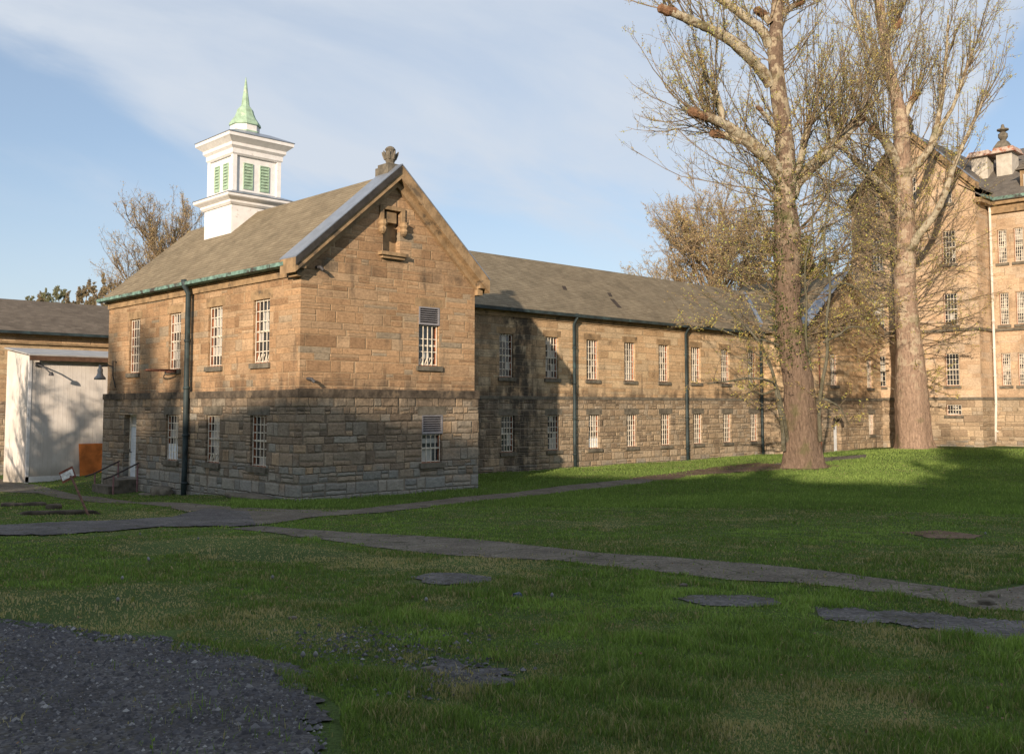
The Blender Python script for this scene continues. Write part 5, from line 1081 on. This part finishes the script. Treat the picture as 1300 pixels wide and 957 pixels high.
    # low bare branches across the wing
    low = [limb([(1000, 560, 8, -.3), (994, 530, 9, -.8), (986, 492, 7, -1), (975, 483, 5, -1.2), (950, 480, 4.5, -1.4), (925, 484, 3.5, -1.6), (898, 487, 2, -1.8)], D), limb([(995, 572, 9, -.5), (993, 540, 8, -.8), (986, 500, 7, -1.), (980, 470, 6, -1.), (967, 440, 5, -1.2), (950, 418, 4, -1.3), (925, 395, 3, -1.5), (890, 372, 2, -1.7)], D),
           limb([(988, 492, 5, -1.), (970, 500, 4, -.7), (955, 497, 3, -.3), (940, 505, 2, 0)], D), limb([(985, 485, 4, -1), (975, 462, 3, -1.2), (958, 448, 2.5, -1.4), (935, 440, 1.5, -1.6)], D), limb([(992, 440, 5, 0), (970, 432, 4, -.5), (940, 428, 3.5, -.9), (905, 415, 2.5, -1.3), (880, 418, 1.5, -1.5)], D),
           limb([(1041, 560, 9, -.6), (1040, 520, 7, -.8), (1043, 490, 7, -.8), (1050, 450, 6, -.8), (1049, 410, 5.5, -.8), (1054, 360, 5, -.8), (1046, 310, 4.5, -.8), (1051, 260, 3.6, -.8), (1054, 210, 2.6, -.6), (1063, 160, 1.5, -.5)], D),
           limb([(1030, 470, 5, -.4), (1023, 430, 5, -.8), (1024, 390, 4.2, -.8), (1022, 340, 4, -.8), (1031, 290, 3, -.8), (1033, 240, 2, -.8), (1042, 190, 1.2, -.8)], D), limb([(1041, 505, 5, -.8), (1055, 510, 4, -.8), (1068, 520, 3, -.6), (1078, 540, 1.5, -.4)], D), limb([(1045, 435, 5, -.8), (1065, 425, 4, -.8), (1080, 415, 3.5, -.6), (1105, 418, 2, -.3)], D), limb([(1050, 370, 5, -.8), (1070, 360, 4, -.6), (1090, 368, 3, -.3), (1115, 390, 1.5, .2)], D)]
    suck = TB()
    for S_ in low:
        suck.add(S_[:, :3], S_[:, 3] * .66, 7)
        for q in scatter(S_, 9, .3, 1.): whip(tw, q[:3], rd(rng.uniform(-1, 1), rng.uniform(-.3, .8)), rng.uniform(.8, 2.4), .016, .04, .16, 7, 5, bn=1)
    suck.build('sucker_stems', barkmat('grey_green_stem', (.12, .11, .075), (.17, .16, .12), .5, 1.), root)  # grey-green stems, bark darkened to stand in for shade on the low branches
    # ivy-green shoots hugging the trunk
    for q in scatter(main, 110, .24, .58):
        whip(tw, q[:3] + unit(rng.normal(size=3) * [1, 1, 0]) * q[3], rd(rng.uniform(-1, 1), rng.uniform(-.2, .9)), rng.uniform(.5, 1.8), .012, .08, .16, 5, 3, bn=4)
    tw.build('branches', M_TWIG, root); tw.build_buds('buds', M_BUD, root)
    iv = TB()
    for q in scatter(main, 1300, .24, .60):
        d_ = unit(rng.normal(size=3) * [1, 1, .2]); d_ = unit(d_ + LEFT * .5); iv.bud(q[:3] + d_ * (q[3] + .05) + rng.normal(0, .12, (4, 3)), .05)
    iv.build_buds('ivy', M_IVY, root, .08)
tree_one()

def tree_two():
    D = 57.5; b = at(1160, 572, D); z0 = float(ground_z(b[0], b[1]))
    root = empty('sycamore_tree', (b[0], b[1], z0), 'farther big sycamore with a smooth pinkish trunk, right of the pair', 'tree', 'big sycamores on the lawn')
    main = limb([(1161, 576, 58, 0), (1160, 565, 47, 0), (1158, 530, 42, 0), (1156, 490, 39, 0), (1154, 440, 32, 0), (1150, 400, 29, 0), (1148, 350, 27, 0), (1149, 300, 24, 0), (1148, 250, 22, 0), (1146, 200, 20, 0), (1144, 160, 19, 0), (1138, 125, 15, 0), (1131, 98, 14, 0), (1125, 70, 12, 0), (1121, 40, 12, 0), (1116, 0, 12, 0), (1112, -50, 9, 0), (1110, -100, 6, 0), (1110, -140, 3, 0)], D, m=5, rough=.03)
    big_trunk('trunk', main, barkmat('pink_sycamore_bark', (.29, .205, .15), (.46, .37, .27), .53, 1.2, 4.), root)
    limbs = []; L = lambda rows: limbs.append(limb(rows, D, m=5)) or limbs[-1]
    m1 = L([(1140, 210, 12, 0), (1130, 190, 12, -.4), (1120, 175, 11, -.6), (1106, 165, 11, -.8)])
    m2 = L([(1124, 62, 9, 0), (1132, 42, 9, 0), (1142, 28, 9, 0)])
    m3 = L([(1150, 230, 13, 0), (1160, 215, 10, -.4), (1172, 200, 9, -.8), (1183, 182, 9, -1.2), (1192, 145, 6.5, -1.5), (1197, 110, 5, -1.6), (1201, 72, 4, -1.7), (1204, 20, 2.5, -1.8)])
    m4 = L([(1183, 185, 8, -1.2), (1195, 160, 6, -1.4), (1210, 135, 5, -1.7), (1222, 100, 4, -2), (1236, 62, 2.5, -2.3)])
    m5 = L([(1150, 330, 12, 0), (1165, 300, 10, -.8), (1185, 275, 9, -1.4), (1198, 250, 8, -2), (1208, 218, 7, -2.3), (1222, 185, 5, -2.6), (1238, 150, 4, -3), (1252, 115, 2.5, -3.3)])
    m6 = L([(1148, 150, 9, 0), (1158, 128, 8, 0), (1165, 118, 8, 0)])
    m7 = L([(1145, 260, 11, 0), (1125, 240, 9, -.5), (1105, 222, 8, -.9), (1085, 205, 6, -1.2), (1068, 180, 5, -1.3), (1055, 140, 4, -1.4)])
    m8 = L([(1136, 120, 7, 0), (1120, 90, 6, .4), (1100, 60, 5, .8), (1085, 20, 4, 1.), (1075, -20, 2.5, 1.2)])
    tb = TB()
    for S_ in limbs: tb.add(S_[:, :3], S_[:, 3], 10)
    tb.build('limb', M_LIMB, root)
    for S_, r in ((m1, .26), (m2, .22), (m6, .18)): stub(root, S_, r)
    tw = TB()
    for S_, n_, side, L_ in ((m1, 26, -.5, 8.), (m2, 16, .3, 4.5), (m3, 22, .5, 5.), (m4, 20, .7, 5.), (m5, 26, .7, 5.), (m6, 16, .5, 6.), (m7, 24, -.5, 7.), (m8, 20, -.3, 6.)):
        for q in scatter(S_, n_, .35, 1.): whip(tw, q[:3], rd(side * rng.uniform(-.1, 1.4), rng.uniform(.4, 1.4), .8), L_ * rng.uniform(.45, 1.1), .034, .14, .08, 8, 7, bn=12)
    for q in scatter(main, 130, .30, .98):
        sgn = rng.choice([-1, 1]); whip(tw, q[:3] + RIGHT * sgn * q[3] * .7, rd(sgn * rng.uniform(.2, 1.1), rng.uniform(.2, 1.5)), rng.uniform(2.5, 7.0), .03, .15, .09, 8, 7, bn=13)
    for q in scatter(main, 60, .16, .42):
        whip(tw, q[:3] + unit(rng.normal(size=3) * [1, 1, 0]) * q[3] * .9, rd(rng.uniform(-1, 1), rng.uniform(-.1, .8)), rng.uniform(1.0, 3.6), .016, .03, .14, 7, 6, bn=5)
    for (px, py, s_, u_, L_) in ((1165, 350, 1, .3, 5), (1165, 395, 1, .0, 4.5), (1168, 420, 1, .0, 4), (1135, 330, -1, .4, 5.5), (1132, 380, -1, .1, 5), (1135, 430, -1, -.1, 4.5), (1130, 300, -1, .5, 6), (1172, 480, 1, -.3, 2.2), (1138, 255, -1, .3, 6), (1138, 285, -1, .1, 6), (1136, 315, -1, .2, 6), (1132, 355, -1, .3, 6), (1105, 222, -.8, -.1, 5), (1085, 205, -.8, -.2, 5), (1160, 300, 1, .4, 5), (1120, 240, -.3, -.5, 4.5), (1100, 218, .2, -.6, 4.5), (1128, 400, -1, .2, 5)):
        for _ in range(5): whip(tw, at(px, py + rng.uniform(-12, 12), D), rd(s_, u_ + rng.uniform(-.3, .3), .9), L_ * rng.uniform(.6, 1.1), .035, .05, .12, 9, 9, bn=8, subL=.42, droop=.03)
    tw.build('branches', M_TWIG, root); tw.build_buds('buds', M_BUD, root)
tree_two()

def crown_tree(base, H_, Rc, label, name='tree', group=None, budm=None, bark=None, n1=9, n2=8, n3=8, bud=.07, bn=10, seed=0, up_=.16, trunk_r=.3, lean=(0, 0), hb=.28):
    """bare spring tree: trunk, boughs, branches, twigs with buds"""
    z0 = float(ground_z(base[0], base[1])); root = empty(name, (base[0], base[1], z0), label, 'tree', group)
    n = 9; f = np.linspace(0, 1, n); P = np.c_[base[0] + lean[0] * f ** 1.5 + np.r_[0, rng.normal(0, .12, n - 1)], base[1] + lean[1] * f ** 1.5 + np.r_[0, rng.normal(0, .12, n - 1)], z0 - .1 + f * H_ * .8]
    rad = trunk_r * (1 - .85 * f) + .02; rad[0] *= 1.35; tb = TB(); tb.add(P, rad, 12); tb.build('trunk', bark or M_TWIG, root); tw = TB()
    for k in range(n1 * 3):
        q = rng.uniform(hb, .98); j = min(int(q * (n - 1)), n - 2); p = P[j] + (P[j + 1] - P[j]) * (q * (n - 1) - j)
        an = rng.uniform(0, 6.28); d = np.array([math.cos(an), math.sin(an), rng.uniform(.25, .9) + q * .7]); L_ = Rc * rng.uniform(.75, 1.15) * (1.15 - .55 * q)
        d = unit(d); m = 8; Q = [p]; DD = []
        for _ in range(m - 1): d = unit(d + UP * up_ * .5 + rng.normal(0, .11, 3)); DD.append(d); Q.append(Q[-1] + d * L_ / (m - 1))
        Q = np.array(Q); tw.add(Q, trunk_r * .42 * (1.1 - .6 * q) * (1 - .85 * np.linspace(0, 1, m)) + .006, 6)
        for _ in range(n2):
            s_ = rng.uniform(.2, 1.) * (m - 1); j = min(int(s_), m - 2); whip(tw, Q[j] + (Q[j + 1] - Q[j]) * (s_ - j), unit(DD[j] + rng.normal(0, .55, 3)), L_ * rng.uniform(.25, .5), trunk_r * .09, up_, .12, 6, n3, 0, bud, bn, subL=.45)
    tw.build('branches', M_TWIG if bark is None else bark, root); tw.build_buds('buds', budm or M_BUD, root, .06)
    return root
# behind the chapel, left
q = at(212, 500, 66); crown_tree((q[0], q[1]), 17.0, 7.2, 'bare budding tree behind the chapel, left of the cupola', 'bare_tree', budm=M_BUDT, n1=16, n2=10, n3=8, bud=.036, bn=8, trunk_r=.26, hb=.35)
q = at(160, 500, 72); crown_tree((q[0], q[1]), 14., 5.5, 'small bare tree above the left end of the chapel roof', 'bare_tree', budm=M_BUDT, n1=11, n2=9, n3=7, bud=.036, trunk_r=.2)
# behind the wing
q = at(905, 500, 84); crown_tree((q[0], q[1]), 21.5, 10.5, 'broad tan budding tree rising behind the wing roof left of the big sycamore', 'budding_tree', budm=M_BUDT, n1=20, n2=12, n3=8, bud=.048, bn=12, trunk_r=.42, up_=.1)
q = at(985, 500, 90); crown_tree((q[0], q[1]), 20., 8.5, 'pale budding tree behind the wing, mostly hidden by the big sycamore', 'budding_tree', budm=M_BUDT, n1=10, n2=9, n3=8, bud=.085, bn=12, trunk_r=.4, up_=.2)
q = at(1052, 500, 80); crown_tree((q[0], q[1]), 16.5, 6.5, 'olive green budding tree behind the stone porch block', 'budding_tree', budm=M_BUD, n1=10, n2=9, n3=8, bud=.09, bn=14, trunk_r=.35, up_=.2)
# far wooded hill on the left
k_ = 0
for (px, dist, H_, rc, lab) in ((36, 150, 0, 2.6, 'dark green rounded tree on the far hill, leftmost above the rear roof'), (58, 150, .0, 2.6, 'grey green tree on the far hill, third from the left'), (47, 155, -.6, 2.4, 'tan tree on the far hill between two greener ones'), (70, 148, .3, 2.6, 'green tree on the far hill above the shed roof'), (79, 140, .5, 2.5, 'slim orange tan tree on the far hill'), (95, 120, 1.5, 2.6, 'bare pale tree on the far hill right of the slim tan one'), (106, 118, 1.2, 2.6, 'bare grey tree on the far hill nearer the chapel'), (120, 115, .4, 3., 'ochre tree on the far hill beside the chapel corner'), (134, 112, 1.6, 3., 'tall bare tree on the far hill behind the chapel gutter')):
    top_z = (516 - (374 - H_ * 8)) / FPX * dist + CAM[2]; q = at(px, 500, dist); g = float(ground_z(q[0], q[1])); hh = top_z - g
    M_HB = MATS.get('hill_buds') or budmat('hill_buds', [(0, (.20, .15, .10)), (.6, (.26, .20, .12)), (1, (.24, .22, .12))]); M_HG = MATS.get('hill_leaves') or budmat('hill_leaves', [(0, (.20, .21, .13)), (1, (.27, .27, .16))])  # hill leaf colours lightened to stand for distance haze
    bm_ = M_HG if k_ in (0, 1, 3) else M_HB; k_ += 1
    crown_tree((q[0], q[1]), hh / .80, rc, lab, 'hill_tree', 'trees on the far hill', budm=bm_, n1=8, n2=8, n3=5, bud=.085, bn=12, trunk_r=.16, hb=.4)

# ------------------------------------------------------------------ unseen ward and trees: added behind the viewpoint, sized to cast the shade
SA = np.array([math.cos(SUN_AZ), math.sin(SUN_AZ)]); TA = np.array([-math.sin(SUN_AZ), math.cos(SUN_AZ)])
def st2(s_, t_): return SA * s_ + TA * t_
def added_ward(label, s0, s1, t0, t1, eave, ridge):
    c = st2((s0 + s1) / 2, (t0 + t1) / 2); o = empty('stone_building', (0, 0, 0), label, 'building')
    Fc = Face(st2(s1, t1), -TA, SA); L_ = t1 - t0; W_ = s1 - s0; m_ = MB(); hol = [(u, z, u + .9, z + 2) for u in np.arange(2, L_ - 2, 3.2) for z in (2.2, 6.2, 10.2) if z + 2.5 < eave]
    wall(m_, Fc, 0, L_, -1, [(0, eave), (L_, eave)], hol); wall(m_, Face(st2(s0, t0), TA, -SA), 0, L_, -1, [(0, eave), (L_, eave)])
    wall(m_, Face(st2(s1, t0), -SA, -TA), 0, W_, -1, [(0, eave), (W_ / 2, ridge), (W_, eave)]); wall(m_, Face(st2(s0, t1), SA, TA), 0, W_, -1, [(0, eave), (W_ / 2, ridge), (W_, eave)])
    m_.build('wall', M_MUP, o); m_ = MB(); P3 = lambda s_, t_, z: (*st2(s_, t_), z)
    sm_ = (s0 + s1) / 2
    slab(m_, [P3(s1 + .4, t1 + .3, eave), P3(s1 + .4, t0 - .3, eave), P3(sm_, t0 - .3, ridge + .1), P3(sm_, t1 + .3, ridge + .1)], .1); slab(m_, [P3(s0 - .4, t0 - .3, eave), P3(s0 - .4, t1 + .3, eave), P3(sm_, t1 + .3, ridge + .1), P3(sm_, t0 - .3, ridge + .1)], .1); m_.build('roof', M_SLATE, o)
    m_ = MB()
    for h in hol: m_.face([Fc.P(h[0], -.2, h[1]), Fc.P(h[2], -.2, h[1]), Fc.P(h[2], -.2, h[3]), Fc.P(h[0], -.2, h[3])])
    m_.build('glass', M_GLASS, o)
added_ward('tall stone ward behind the viewpoint whose shadow covers the lawn', -68, -56, -62, 15, 15.2, 18.9)
for i_, (s_, t_, H_, rc, bd, n_, dens) in enumerate(((-88, -5, 22.5, 9.5, .10, 20, 12), (-92, 11, 31.0, 8.0, .15, 38, 15), (-86, 17, 27, 7.0, .08, 14, 10), (-40, -12, 13.6, 5.2, .10, 12, 9), (-42, -23, 18.6, 6.5, .12, 22, 11), (-43, -33, 18.6, 6.5, .12, 22, 11), (-7, 18.6, 9.0, 4.0, .02, 2, 9))):
    q = st2(s_, t_); crown_tree(tuple(q), H_, rc, ['tall fine twigged tree far behind the viewpoint in line with the chapel gable', 'tallest fine twigged tree far behind the viewpoint in line with the chapel side wall', 'fine twigged tree far behind the viewpoint in line with the shed', 'small budding tree behind the viewpoint, nearer the chapel', 'middle sized budding tree behind the viewpoint, farther from the chapel', 'last budding tree of the row behind the viewpoint, farthest from the chapel', 'bare tree left of the view casting branch shadows on the shed'][i_], 'shade_tree', budm=M_BUD, n1=dens, n2=9, n3=7, bud=bd, bn=n_, trunk_r=.35, hb=.25 if i_ > 2 else .35)
